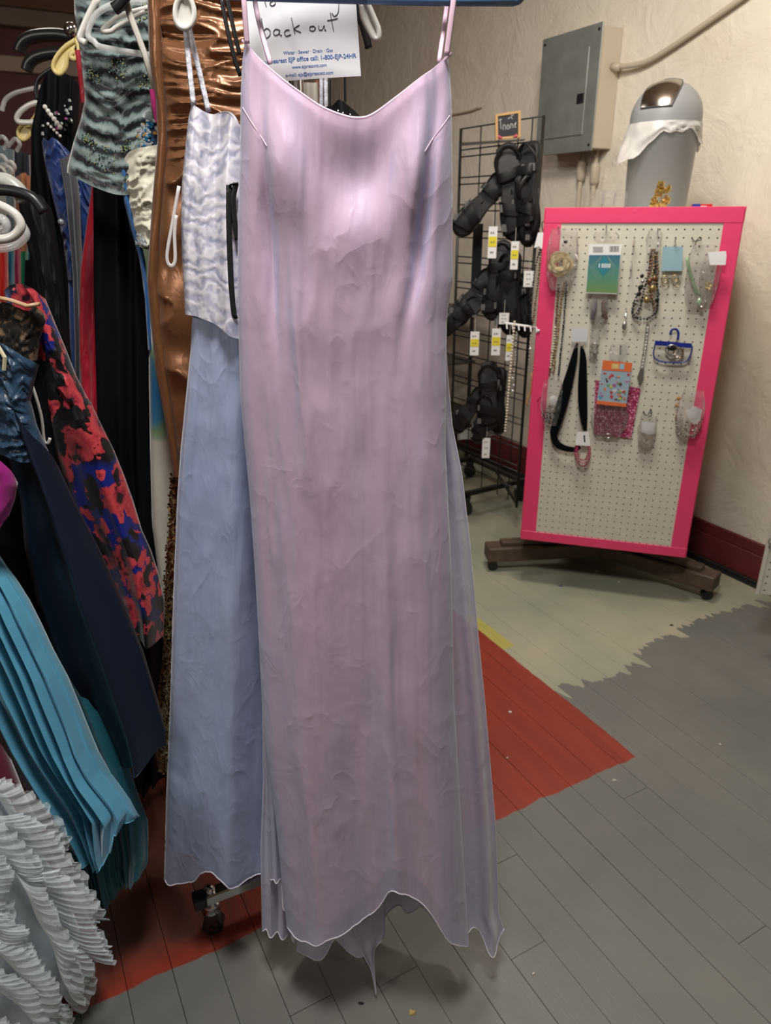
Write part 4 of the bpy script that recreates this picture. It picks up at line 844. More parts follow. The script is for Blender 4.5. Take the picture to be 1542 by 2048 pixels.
# cluster of clear plastic hanger ends and beads far left
t = thing('clear_hangers', P(15, 330, 2.4), 'tangle of clear plastic hangers and ornaments at the left edge', 'hanger')
r_ = random.Random(12)
for k in range(12):
    u, v = r_.uniform(0, 34), r_.uniform(280, 372); MB().tube(spline([P(u-14, v+r_.uniform(-10, 10), 2.4), P(u, v-8, 2.38), P(u+9, v+3, 2.38), P(u+3, v+16, 2.4)], 10), .006, 6).build('hanger_end', M_CLEARP if k % 3 else M_PEARL, t, True)
# arched headband-like black padded hanger and clear loops
hanger('black curved hanger arm arching over the clear hangers at the left edge', M_DARK, 1.22, [(-30, 385), (0, 380), (35, 384), (65, 396), (88, 424)], .0085)
hanger('white shiny plastic hanger arm under the black arching one', simple('off_white_plastic', (.42, .42, .38), .3), 1.24, [(-30, 360), (10, 362), (35, 378), (50, 402)], .012)
for k, q in enumerate(([(-20, 478), (10, 478), (30, 470), (42, 452), (34, 432), (15, 418), (-15, 405)], [(-20, 430), (8, 440), (12, 455), (0, 462), (-20, 470)], [(-20, 500), (20, 494), (40, 484), (52, 468), (44, 450)])):
    hanger(('white glossy looped plastic hanger at the left edge above the floral gown', 'small inner curl of clear hanger at the left edge', 'clear hanger arm end, lowest at the left edge above the floral gown')[k], (M_PEARL, M_CLEARP, M_CLEARP)[k], 1.12+.03*k, q, .0065)

# ------------------------------------------------------------------ gold sequin gown
SQY = 1.22
def seq_base(nt):
    v = coords(nt, 'Object'); vo = N(nt, 'ShaderNodeTexVoronoi', inp={'Scale': 190.}); nt.links.new(v, vo.inputs['Vector'])
    r = ramp(nt, [(0, (.10, .05, .02)), (.35, (.24, .14, .05)), (.7, (.40, .28, .10)), (1, (.62, .52, .26))]); s = N(nt, 'ShaderNodeSeparateXYZ'); nt.links.new(vo.outputs['Color'], s.inputs[0]); nt.links.new(s.outputs[0], r.inputs[0]); return r.outputs[0]
t = gown_at(SQY, (330, 1560), 'brown and gold sequin gown, a narrow glittering strip beside the pale blue gown')
M_SQ = fabric('sequined_net', (.2, .12, .05), None, .3, .1, .6, (20, 60), .6, .2, 8, .2, metal=.6, base=seq_base)
_, sv = cloth('skirt', M_SQ, t, SQY, [(346, 948), (420, 948)], [(318, 1545), (335, 1560), (420, 1566)], [(948, 343), (1040, 337), (1150, 330), (1300, 326), (1380, 316), (1450, 308), (1500, 309), (1566, 322)], [(948, 420), (1566, 430)], (.03, .06), 50, 110, [(3.2, .003, .008, 0, 2)], [(.003, 20, 60, 90, 'n')])
sq = [MB(), MB(), MB()]; r_ = random.Random(2)
for k in range(1500):
    i = r_.randrange(0, sv.shape[0]); j = r_.randrange(0, 26); p = sv[i, j]+np.array([r_.uniform(-.002, .002), -.0015, r_.uniform(-.002, .002)])
    n_ = np.array([r_.uniform(-.7, .7), -1, r_.uniform(-.5, .8)]); n_ /= np.linalg.norm(n_); a_ = np.cross(n_, UP); a_ /= np.linalg.norm(a_); b_ = np.cross(n_, a_); R_ = .0026
    w = 0 if r_.random() < .5+.4*(1-i/sv.shape[0]) else r_.choice((1, 2)); sq[w].add([p+R_*(a_*math.cos(q)+b_*math.sin(q)) for q in np.linspace(0, 2*math.pi, 7)[:-1]], [(0, 1, 2, 3, 4, 5)])
for g_, c_ in zip(sq, ((.20, .10, .04), (.55, .42, .15), (.65, .60, .35))):
    o_ = g_.build('sequins', simple('sequin', c_, .2, .9), t); o_['kind'] = 'stuff'

# ------------------------------------------------------------------ rack B, lower left, nearer
def floral_base(nt):
    v = coords(nt, 'Object'); nz_ = noise(nt, v, 30, 3, .6); vm = N(nt, 'ShaderNodeVectorMath', operation='MULTIPLY_ADD'); nt.links.new(nz_.outputs[1], vm.inputs[0]); vm.inputs[1].default_value = (.05,)*3; nt.links.new(v, vm.inputs[2])
    def fl_(sc, r0, loc):
        mp = N(nt, 'ShaderNodeMapping', inp={'Location': loc}); nt.links.new(vm.outputs[0], mp.inputs[0]); vo = N(nt, 'ShaderNodeTexVoronoi', inp={'Scale': sc, 'Randomness': .9}); nt.links.new(mp.outputs[0], vo.inputs['Vector']); return vo.outputs[0]
    d1, d2 = fl_(17, 0, (0, 0, 0)), fl_(26, 0, (3.1, 1.7, .4))
    n1 = noise(nt, v, 4.5, 2); blk = ramp(nt, [(.46, 0.), (.50, 1.)]); nt.links.new(n1.outputs[0], blk.inputs[0])
    c = mix(nt, blk.outputs[0], (.005, .013, .17), (.004, .003, .004))
    for d, w in ((d2, .44), (d1, .48)):
        e = ramp(nt, [(w-.03, 1.), (w, 0.)]); nt.links.new(d, e.inputs[0])
        f = ramp(nt, [(0, (.012, .004, .008)), (.14, (.02, .004, .008)), (.20, (.30, .02, .035)), (.34, (.52, .055, .07)), (.52, (.34, .015, .03))]); nt.links.new(d, f.inputs[0])
        c = mix(nt, e.outputs[0], c, f.outputs[0])
    n3 = noise(nt, v, 30, 2); k = ramp(nt, [(.57, 0.), (.61, 1.)]); nt.links.new(n3.outputs[0], k.inputs[0]); c = mix(nt, k.outputs[0], c, (.006, .003, .005)); return c
M_FLO = fabric('floral_satin', (.3, .05, .1), None, .38, .2, .4, (12, 3), .1, .1, 5, .05, base=floral_base)
FY = 1.16
t = gown_at(FY, (300, 1290), 'royal blue satin gown printed with red poppies and black patches')
lfl = [(570, 5), (640, 20), (700, 45), (830, 92), (950, 125), (1100, 180), (1290, 240)]
cloth('bodice', M_FLO, t, FY, [(8, 582), (22, 572), (40, 568), (60, 570), (78, 580), (92, 598)], [(90, 838), (125, 850), (155, 842), (186, 812)], lfl, [(568, 78), (600, 92), (650, 112), (700, 133), (750, 152), (800, 178), (850, 205)], (.04, .05), 60, 60, [(1.1, .004, .006, 0, .4)], [(.003, 5, 7, 91, 'n'), (.002, 6, 14, 92, 'ridge')])
cloth('skirt', M_FLO, t, FY-.004, [(88, 828), (125, 842), (155, 834), (186, 804)], [(245, 1300), (262, 1290), (285, 1284), (310, 1286), (328, 1280)], lfl, [(800, 180), (850, 203), (900, 228), (950, 248), (1000, 266), (1060, 284), (1100, 302), (1150, 318), (1200, 329), (1290, 327)], (.045, .06), 70, 80, [(1.3, .003, .014, .6, .5), (2.6, 0, .006, .2, 1)], [(.003, 5, 8, 93, 'n')])
M_NAVY = fabric('navy_satin', (.005, .011, .026), (.003, .007, .018), .45, .02, .3, (10, 2), .15, .1, 5, .05)
M_SLATE = fabric('slate_blue_satin', (.025, .065, .12), (.014, .036, .075), .38, .1, .4, (8, 14), .3, .3, 7, .04)
NY = 1.05
t = gown_at(NY, (270, 1535), 'long navy satin gown with a gathered slate blue bodice left of the floral gown')
_, nv = cloth('skirt', M_NAVY, t, NY, [(0, 800), (60, 830), (100, 900), (118, 935)], [(216, 1520), (226, 1540), (245, 1546), (270, 1537), (290, 1526), (310, 1514), (333, 1490)],
    [(800, -10), (880, 5), (950, 28), (1000, 40), (1100, 50), (1200, 72), (1300, 108), (1400, 150), (1500, 200), (1545, 220)], [(800, 70), (870, 92), (935, 118), (1000, 148), (1100, 200), (1200, 246), (1300, 286), (1400, 316), (1460, 332), (1500, 334)], (.05, .09), 80, 110, [(1.5, .006, .022, .5, .6), (2.9, .001, .008, 1.2, .8)], [(.003, 6, 8, 94, 'n')], hem=(M_NAVY, .0015))
cloth('bodice', M_SLATE, t, NY-.008, [(-20, 680), (20, 690), (60, 718), (80, 730)], [(-20, 900), (40, 925), (104, 925)], [(680, -20), (960, -20)], [(680, 50), (725, 80), (760, 70), (800, 62), (850, 74), (900, 96), (960, 120)], (.03, .05), 60, 70, [], [(.007, 4, 9, 95, 'ruche'), (.003, 7, 17, 96, 'ruche')])
MB().tube([P(-5, 690, NY-.04), P(10, 715, NY-.05), P(8, 740, NY-.05)], .003, 6).build('strap', simple('cream_strap_loop', (.5, .45, .3), .5), t)
# black lace over beige bodice
def lacebase(nt):
    v = coords(nt, 'Object'); vo = N(nt, 'ShaderNodeTexVoronoi', feature='DISTANCE_TO_EDGE', inp={'Scale': 60.}); nt.links.new(v, vo.inputs['Vector']); n = noise(nt, v, 30, 3)
    r = ramp(nt, [(.30, (.006, .005, .005)), (.52, (.012, .010, .008)), (.60, (.16, .10, .06))]); nt.links.new(mth(nt, 'ADD', mth(nt, 'MULTIPLY', vo.outputs[0], .6), mth(nt, 'MULTIPLY', n.outputs[0], .9)), r.inputs[0]); return r.outputs[0]
t = gown_at(1.1, (50, 740), 'black lace bodice lined in tan satin, left of the floral gown')
cloth('bodice', fabric('black_lace_over_tan', (.02, .015, .012), None, .6, .1, .3, (20, 20), .3, .2, 20, .1, base=lacebase), t, 1.1, [(-20, 602), (20, 606), (60, 622), (78, 612), (96, 628)], [(-20, 740), (78, 720)], [(590, -20), (740, -20)], [(590, 78), (640, 92), (680, 80), (740, 74)], (.03, .03), 40, 30, [], [(.002, 20, 14, 97, 'n')])
MB().tube([P(-20, 592, 1.065), P(20, 600, 1.065), P(55, 612, 1.065), P(78, 608, 1.065)], .0058, 8, flat=.5).build('neck_facing', simple('tan_satin', (.45, .28, .16), .4), t, True)
t = thing('dress_hanger', P(90, 890, 1.09), 'small white plastic hanger foot in the dark gap above the navy gown', 'hanger'); MB().tube(spline([P(u, v, 1.09) for u, v in ((30, 700), (60, 760), (82, 830), (88, 880), (96, 886), (100, 876))], 16), .0026, 8, flat=.5).build('arm', M_PEARL, t, True)
# dark gown behind navy closing the gap on the left
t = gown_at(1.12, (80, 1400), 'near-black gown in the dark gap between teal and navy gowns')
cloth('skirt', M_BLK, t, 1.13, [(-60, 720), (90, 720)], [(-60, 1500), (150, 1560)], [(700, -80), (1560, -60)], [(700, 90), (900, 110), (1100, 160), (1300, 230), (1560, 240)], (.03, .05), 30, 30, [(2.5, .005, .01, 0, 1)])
# magenta bodice
t = gown_at(.95, (15, 1070), 'magenta satin bodice corner at the left edge')
cloth('bodice', fabric('magenta_satin', (.40, .02, .24), (.32, .015, .2), .35, .3, .5, (6, 6), .1, .2, 6, .03), t, .95, [(-60, 905), (0, 912), (12, 918), (28, 940), (35, 965)], [(-60, 1120), (0, 1085), (10, 1055), (20, 1030)], [(900, -60), (1120, -60)], [(905, 10), (940, 30), (968, 36), (1000, 30), (1050, 12), (1120, 5)], (.03, .03), 30, 30, [(1.2, .003, .004, 0, 0)], [(.003, 4, 6, 98, 'n')])
# teal pleated gown
M_TEAL = fabric('teal_chiffon', (.12, .40, .58), (.09, .34, .51), .5, .4, .3, (16, 2), .1, .1, 5, .06)
M_TEALD = fabric('deep_teal_lining', (.012, .13, .18), (.010, .11, .15), .45, .3, .4, (10, 2), .15, .2, 6, .05)
TY = .98
def pleat(n, a0, a1, ph=0.):
    def f(s, t, fr):
        x = (s*n+ph+.10*np.sin(3*t+s*5))%1.; w = np.where(x < .78, x/.78, (1-x)/.22)
        return (a0*(1-t)+a1*t)*(w-.5)*np.clip(np.minimum(s, 1-s)*10, 0, 1)+.006*np.sin(18*t+9*s)*t**4*.6
    return f
t = gown_at(TY, (210, 1740), 'teal blue pleated chiffon gown sweeping down at the left edge')
rT = [(1100, -8), (1130, 12), (1160, 35), (1200, 60), (1250, 85), (1300, 108), (1350, 135), (1400, 156), (1450, 176), (1500, 196), (1550, 222), (1600, 262), (1630, 280), (1660, 266), (1700, 250)]
cloth('pleated_skirt', M_TEAL, t, TY, [(-190, 1060), (-100, 1070), (-12, 1108)], [(150, 1696), (168, 1738), (180, 1745), (200, 1742), (222, 1724), (238, 1708), (252, 1688), (242, 1660), (262, 1652), (280, 1630)],
    [(1060, -190), (1200, -120), (1300, -80), (1400, -40), (1500, 8), (1600, 66), (1700, 138), (1750, 165)], rT, (.05, .07), 220, 110, [(1.2, .004, .016, .5, .8)], [(.002, 5, 8, 99, 'n')], disp=pleat(7, .018, .024), hem=(M_TEAL, .0012))
cloth('under_layer', M_TEALD, t, TY+.045, [(-60, 1200), (100, 1300), (200, 1450)], [(150, 1790), (185, 1826), (200, 1822), (215, 1800), (228, 1796), (262, 1770), (290, 1745), (298, 1714), (278, 1716), (255, 1690), (270, 1660), (296, 1640), (294, 1632)],
    [(1200, -60), (1500, 40), (1700, 130), (1830, 180)], [(1200, 110), (1450, 225), (1520, 255), (1600, 280), (1640, 297), (1720, 298), (1750, 292)], (.03, .05), 160, 70, [(2.2, .004, .012, .5, .8)], [], disp=pleat(9, .008, .014, .3))
# crimson gown behind the white ruffles
M_CRIM = fabric('dark_crimson_satin', (.16, .012, .035), (.12, .008, .026), .5, .3, .35, (6, 2), .1, .1, 5, .05)
t = gown_at(.91, (120, 2040), 'dark crimson gown showing its hem under the white ruffles')
cloth('skirt', M_CRIM, t, .91, [(-120, 1400), (0, 1470), (30, 1520)], [(-60, 2110), (60, 2075), (110, 2040), (160, 1990), (198, 1930), (206, 1890)], [(1400, -120), (2110, -100)], [(1400, -10), (1500, 15), (1600, 55), (1700, 100), (1800, 160), (1870, 198), (1900, 206), (1960, 190), (2110, 120)], (.05, .08), 60, 70, [(1.4, .004, .02, 2, .8)], [(.003, 5, 8, 100, 'n')])
# white tulle ruffle gown
M_TUL = fabric('white_tulle', (.74, .82, .86), (.68, .76, .80), .7, .2, .2, (60, 3), .3, .2, 14, .4, alpha=(.32, .8))
M_TULB = fabric('pale_grey_net', (.52, .60, .68), (.45, .53, .60), .7, .4, .2, (20, 6), .3, .1, 8, .3)
WYY = .82
t = gown_at(WYY, (100, 2040), 'white tulle ruffle gown filling the lower left corner')
cloth('under_skirt', M_TULB, t, WYY+.03, [(-140, 1540), (-60, 1550), (0, 1590)], [(-140, 2200), (60, 2120), (110, 2030)], [(1540, -140), (2200, -140)], [(1540, -10), (1620, 30), (1700, 80), (1780, 130), (1860, 160), (1930, 150), (2000, 120), (2200, 40)], (.05, .08), 50, 50, [(2, .004, .01, 0, 1)])
def ruffle(path, width, direc, nw, amp, seed, m=M_TUL, y=WYY):
    """gathered strip: inner edge along path, outer edge frilled"""
    r_ = np.random.RandomState(seed); n = max(120, nw*12); sp = spline([P(u, v, y-dy) for u, v, dy in path], n); dv = spline([P(771+dx, 1024+dz, y)-P(771, 1024, y) for dx, dz in direc], n)
    V = []; rows = 7; tt = np.linspace(0, 1, n); phj = .5*vnoise(tt*nw*.35, 0*tt, seed+3)
    for j in range(rows):
        q = j/(rows-1); w = (width*(.85+.28*vnoise(tt*nw*.22, 0*tt, seed+1)+.06*vnoise(tt*nw*2, 0*tt, seed+9)))[:, None]
        ln = np.linalg.norm(dv, axis=1)[:, None]; D_ = dv/ln
        wave = np.sin(2*math.pi*(tt*nw+phj))+.25*np.sin(2*math.pi*(tt*nw*2.7+seed)+3*phj)
        p_ = sp+D_*w*q+np.array([0, -1., 0])*((amp*q**.7*wave)[:, None]+.013*math.sin(q*2.6))+np.array([0, 0, .25])*(amp*q*vnoise(tt*nw*1.3, q*2+0*tt, seed))[:, None]
        V.append(p_)
    g_ = MB(); g_.grid(np.concatenate(V), rows, n); o_ = g_.build('ruffle', m, t, True); return o_
RF = [  # (path in picture pixels with lift toward the viewer, width, outward direction, waves)
 ([(-60, 1560, .00), (-10, 1590, .01), (30, 1650, .01), (60, 1700, .01)], .045, [(60, -30), (60, -10), (70, 0)], 14),
 ([(-60, 1620, .02), (0, 1650, .02), (40, 1700, .02), (75, 1750, .02), (110, 1800, .02)], .050, [(60, 0), (60, 0), (60, 10)], 17),
 ([(-60, 1640, .035), (-20, 1690, .035), (10, 1720, .035), (30, 1740, .035)], .040, [(50, 0), (50, 10), (55, 10)], 11),
 ([(20, 1730, .03), (60, 1760, .03), (85, 1800, .03), (110, 1840, .03), (125, 1870, .03)], .060, [(75, 0), (70, 20), (70, 30)], 17),
 ([(30, 1745, .05), (55, 1790, .05), (75, 1840, .05), (95, 1870, .05), (110, 1910, .05), (120, 1950, .05)], .042, [(60, 30), (55, 40), (40, 50)], 15),
 ([(95, 1860, .035), (120, 1890, .035), (130, 1930, .035), (120, 1975, .035)], .038, [(60, 20), (55, 40), (40, 60)], 11),
 ([(-70, 1790, .05), (-40, 1830, .05), (-20, 1860, .05), (0, 1900, .05)], .044, [(50, 20), (55, 10), (50, 0)], 13),
 ([(-60, 1880, .055), (-20, 1890, .055), (20, 1930, .055), (50, 1960, .055), (60, 2000, .055)], .040, [(50, -10), (55, 0), (50, 20)], 15),
 ([(-70, 1930, .06), (-20, 1960, .06), (30, 2000, .06), (70, 2050, .06), (90, 2080, .06)], .045, [(50, 0), (50, 10), (40, 30)], 15),
 ([(60, 1960, .045), (100, 1990, .045), (100, 2030, .045), (80, 2070, .045)], .034, [(40, 30), (40, 40), (30, 60)], 10),
 ([(-70, 2010, .07), (-20, 2040, .07), (20, 2080, .07), (40, 2110, .07)], .045, [(50, 0), (50, 10), (50, 20)], 11),
 ([(-80, 1700, .045), (-50, 1750, .045), (-40, 1800, .045)], .045, [(50, 0), (50, 10), (50, 20)], 10)]
for k, (pa, w_, di, nw_) in enumerate(RF): ruffle(pa, w_*1.55, di, int(nw_*.95), .0034, 200+k); ruffle([(a+6, b+6, c_-.004) for a, b, c_ in pa], w_*1.7, [(a, b+14) for a, b in di], int(nw_*.75), .0036, 300+k)
# rack B itself, outside the picture on the left
rb = thing('garment_rack', (-.85, 1., 0), 'chrome garment rack at the left, outside the picture, carrying the floral and teal gowns', 'clothes rack')
MB().cyl((-.85, .55, 1.5), (-.85, 1.45, 1.5), .012, 10).build('rail', M_CHROME, rb, True)
for yy in (.6, 1.4):
    MB().cyl((-.85, yy, .05), (-.85, yy, 1.495), .012, 10).build('post', M_CHROME, rb, True); MB().box((-.85, yy, .03), (.2, .015, .03)).build('foot', M_CHROME, rb)
# ------------------------------------------------------------------ things hung on the pegboard
def quad_card(pts, off, m, par, name='card', th=.0006, fn=bpt):
    Q = [fn(u, v, off) for u, v in pts]; return MB().prism(Q, BN*th, -BN*th).build(name, m, par)
def board_hook(u, v, par=None, ln=.035, lab=None, drop=.006):
    p = bpt(u, v, .0); q = MB(); q.tube(spline([p, p-BN*ln*.8-UP*drop, p-BN*ln-UP*drop*.3, p-BN*(ln+.004)+UP*.006], 10), .0019, 6)
    if par is None: o = q.build('pegboard_hook', M_CHROME, None, True); tag(o, lab, 'hook'); return o
    return q.build('hook', M_CHROME, par, True)
def bead_run(pts, r, m, par=None, name='beads', fn=None, sp=2.1, jit=0., seed=1, n=160, sc=(1, 1, 1)):
    W = spline([np.array(p) for p in pts], n); L = np.concatenate([[0], np.cumsum(np.linalg.norm(np.diff(W, axis=0), axis=1))]); r_ = random.Random(seed)
    g = MB(); k = max(2, int(L[-1]/(r*sp)))
    for d in np.linspace(0, L[-1], k):
        c = np.array([np.interp(d, L, W[:, i]) for i in range(3)])+np.array([r_.uniform(-jit, jit) for _ in range(3)]); g.sphere(c, r*r_.uniform(.85, 1.1), 6, 5, sc)
    return g.build(name, m, par, True)
def bth(name, u, v, lab, cat, off=.01, grp=None): return thing(name, bpt(u, v, off), lab, cat, grp)
M_BBEAD = simple('black_glass_beads', (.012, .012, .014), .12); M_PRL = simple('cream_pearls', (.62, .56, .44), .22, coat=.4); M_GLD = simple('worn_gold_beads', (.36, .25, .11), .3, .7)
M_SIL = simple('silver_metal', (.45, .44, .41), .25, .9); M_BRN = simple('bronze_beads', (.18, .09, .05), .25, .5); M_REDB = simple('wine_red_beads', (.30, .015, .05), .15, .2); M_CREAM = simple('cream_silk_petals', (.66, .55, .30), .6)
# 1 rose in cellophane
t = bth('silk_rose', 1122, 560, 'cream silk rose in a clear bag on the upper left of the pegboard', 'flower', .03)
rc = bpt(1121, 527, .04)
for k in range(16):
    a = k*2.4; R_ = .008+.0017*k; c_ = rc+BA*R_*math.cos(a)+UP*R_*math.sin(a)*.9+BN*(.0010*k)
    V = []; 
    for i in range(5):
        for j in range(6):
            x, y_ = (j/5-.5), i/4; V.append(c_+(BA*math.cos(a+1.57)+UP*math.sin(a+1.57))*x*.040*(1-.4*y_*y_)+(BA*math.cos(a)+UP*math.sin(a))*(y_*.014-.3*.02*x*x*4*.3)-BN*(.012*y_*(1-.4*y_)+.004*math.cos(x*3)))
    MB().grid(V, 5, 6).build('petal', M_CREAM, t, True)
wrap_bag(bpt(1124, 520, .035), .105, .20, .05, 'cellophane_bag', t, 3); board_hook(1119, 455, t, .045)
MB().box(bpt(1131, 484, .04), (.006, .003, .005), (BA, BN, UP)).build('clip', M_BBEAD, t)
# 2 long dark and gold necklaces at the left
t = bth('bead_necklace', 1105, 750, 'long gold and black bead strands hanging under the cream rose', 'necklace', .01)
bead_run([bpt(1128, 565, .02), bpt(1120, 620, .015), bpt(1114, 680, .012), bpt(1107, 745, .01)], .0042, M_GLD, t, jit=.0015, seed=2)
bead_run([bpt(1117, 570, .02), bpt(1112, 640, .015), bpt(1106, 700, .012), bpt(1099, 748, .01)], .0045, M_BRN, t, jit=.0015, seed=3)
bead_run([bpt(1133, 562, .02), bpt(1128, 640, .015), bpt(1122, 700, .012), bpt(1117, 748, .01)], .0038, M_BBEAD, t, jit=.001, seed=4)
bead_run([bpt(1110, 655, .02), bpt(1107, 690, .018), bpt(1101, 735, .015)], .0042, M_PRL, t, seed=5)
# 3 green gradient packet
t = bth('green_packet', 1205, 586, 'blue to green gradient card packet with white diamond lines and barcode', 'packet', .03)
def gpac(u, v, l=0.): return bpt(u, v, .034+l)
cn = [(1179, 488), (1244, 489), (1234, 588), (1171, 586)]
quad_card(cn, .032, M_WHITE, t, 'backing_card', .0012)
def gradient_mat():
    m, nt, p = newmat('gradient_print'); g_ = N(nt, 'ShaderNodeSeparateXYZ'); nt.links.new(coords(nt, 'Generated'), g_.inputs[0]); r = ramp(nt, [(0, (.15, .27, .09)), (.5, (.08, .25, .20)), (1, (.05, .16, .24))]); nt.links.new(g_.outputs[2], r.inputs[0]); nt.links.new(r.outputs[0], p.inputs['Base Color']); p.inputs['Roughness'].default_value = .35; return m
q = [(1178, 510), (1241, 510), (1234, 586), (1172, 584)]; quad_card(q, .0338, gradient_mat(), t, 'print', .0004)
def qmap(x, y, o): # 0..1 across the print
    a_, b_, c_, d_ = [np.array(w, float) for w in (q[3], q[2], q[1], q[0])]; w = (a_*(1-x)+b_*x)*(1-y)+(d_*(1-x)+c_*x)*y; return bpt(w[0], w[1], .0346+o)
ln = MB()
for k in range(4):
    s_ = .30+.055*k
    P_ = [(.5-s_, .62), (.5, .62-s_*.95), (.5+s_, .62)]; ln.tube([qmap(*a_, 0) for a_ in P_], .0003, 4)
    P_ = [(.5-s_, .62), (.5-s_+.38*s_/.5, 1-.02*k), ]; ln.tube([qmap(max(0, a_[0]), a_[1], 0) for a_ in P_], .0003, 4); P_ = [(.5+s_, .62), (.5+s_-.38*s_/.5, 1-.02*k)]; ln.tube([qmap(min(1, a_[0]), a_[1], 0) for a_ in P_], .0003, 4)
ln.build('diamond_lines', simple('pale_green_ink', (.35, .50, .40), .4), t)
dm = [qmap(.5, .97, .0003), qmap(.72, .72, .0003), qmap(.5, .42, .0003), qmap(.28, .72, .0003)]; MB().prism(dm, BN*.0001, -BN*.0001).build('diamond', simple('blue_green_ink', (.03, .22, .28), .4), t)
lt = MB()
for k, x in enumerate((.34, .43, .48, .53, .58, .63, .68)): A_ = [qmap(x, .66, .0008), qmap(x+.03, .66, .0008), qmap(x+.03, .77, .0008), qmap(x, .77, .0008)]; lt.prism(A_, BN*.0001, -BN*.0001)
lt.build('lettering', M_WHITE, t)
bc = MB()
for k in range(9): A_ = [bpt(1219+2.1*k, 492, .0336), bpt(1220+2.1*k+(k % 3)*.4, 492, .0336), bpt(1219.6+2.1*k+(k % 3)*.4, 504, .0336), bpt(1218.6+2.1*k, 504, .0336)]; bc.prism(A_, BN*.0001, -BN*.0001)
for k in range(5): A_ = [bpt(1186, 494+2.4*k, .0336), bpt(1206, 494+2.4*k, .0336), bpt(1206, 495+2.4*k, .0336), bpt(1186, 495+2.4*k, .0336)]; bc.prism(A_, BN*.0001, -BN*.0001)
bc.build('barcode', simple('grey_ink', (.12, .11, .12), .5), t)
wrap_bag(bpt(1211, 475, .03), .082, .035, .012, 'clear_sleeve', t, 5); board_hook(1213, 452, t, .045)
# 4 bare hooks
for (u, v, lab, ln_) in ((1268, 476, 'bare chrome pegboard hook, upper one right of the green packet', .04), (1263, 524, 'bare chrome pegboard hook, lower one right of the green packet', .035)):
    o = MB(); p = bpt(u, v, 0); o.tube(spline([p, p-BN*ln_*.5-UP*.012, p-BN*ln_-UP*.026, p-BN*(ln_+.004)-UP*.02], 12), .0024, 8); tag(o.build('pegboard_hook', M_CHROME, None, True), lab, 'hook')
t = bth('silver_pendant', 1249, 660, 'small silver spoon-shaped pendant on a hook above the orange packet', 'pendant', .03)
p = bpt(1253, 616, 0); MB().tube(spline([p, p-BN*.02-UP*.01, p-BN*.035-UP*.03], 10), .0018, 6).build('hook', M_CHROME, t, True); MB().sphere(bpt(1249, 652, .036), .0105, 10, 8, (.8, .5, 1.4)).build('drop', M_SIL, t, True)
# 5 bunch of black and bronze necklaces
t = bth('bead_necklace', 1290, 645, 'tangled bunch of black and bronze bead necklaces at the top middle of the pegboard', 'necklace', .03)
board_hook(1315, 458, t, .04)
wrap_bag(bpt(1307, 484, .035), .05, .07, .02, 'plastic_collar', t, 8)
for k, (pts, r_, m_) in enumerate((([(1302, 500), (1298, 540), (1288, 580), (1278, 620), (1265, 628), (1268, 605), (1285, 570)], .0040, M_BBEAD), ([(1310, 500), (1312, 550), (1316, 590), (1312, 625), (1290, 638), (1270, 634), (1265, 620), (1274, 602)], .0045, M_BBEAD),
    ([(1304, 500), (1300, 535), (1297, 560), (1305, 600), (1308, 620)], .0045, M_BRN), ([(1308, 502), (1306, 540), (1298, 575), (1292, 590)], .004, M_GLD), ([(1314, 505), (1316, 545), (1308, 570), (1302, 590), (1310, 605)], .0042, M_BRN))):
    bead_run([bpt(u, v, .018+.004*k) for u, v in pts], r_, m_, t, jit=.0015, seed=20+k)
for k, (u, v, r_, m_) in enumerate(((1306, 577, .012, M_GLD), (1294, 600, .011, M_GLD), (1310, 557, .010, M_BRN), (1284, 552, .007, M_BBEAD), (1286, 563, .006, M_SIL), (1300, 562, .008, M_BRN), (1281, 575, .009, M_BBEAD), (1278, 588, .008, M_BBEAD), (1314, 600, .008, M_BBEAD))):
    MB().sphere(bpt(u, v, .034), r_, 10, 8, (1, .6, 1)).build('large_bead', m_, t, True)
# 6 blue card with hoop earrings
t = bth('hoop_earrings', 1345, 575, 'pale blue square card with two pairs of gold hoop earrings', 'earrings', .02)
quad_card([(1326, 493), (1366, 493), (1364, 542), (1323, 542)], .022, simple('pale_blue_card', (.27, .43, .50), .6), t, 'blue_card', .0008); board_hook(1350, 476, t, .04)
for (u, v) in ((1329, 558), (1350, 557), (1331, 566), (1353, 566)):
    c_ = bpt(u, v, .018); MB().tube([c_+BA*.011*math.cos(a)+UP*.011*math.sin(a) for a in np.linspace(0, 6.283, 21)[:-1]], .0013, 6, closed=True).build('hoop', simple('gold_metal', (.50, .36, .16), .25, .9), t, True)
# 7 twist wire
t = MB(); t.tube(spline([bpt(1383, 475, .006), bpt(1390, 483, .012), bpt(1400, 474, .012), bpt(1402, 480, .012), bpt(1393, 482, .012), bpt(1390, 490, .012)], 24), .0016, 6); tag(t.build('twist_tie', M_DKMET, None, True), 'small twisted wire tie at the upper right of the pegboard', 'wire')
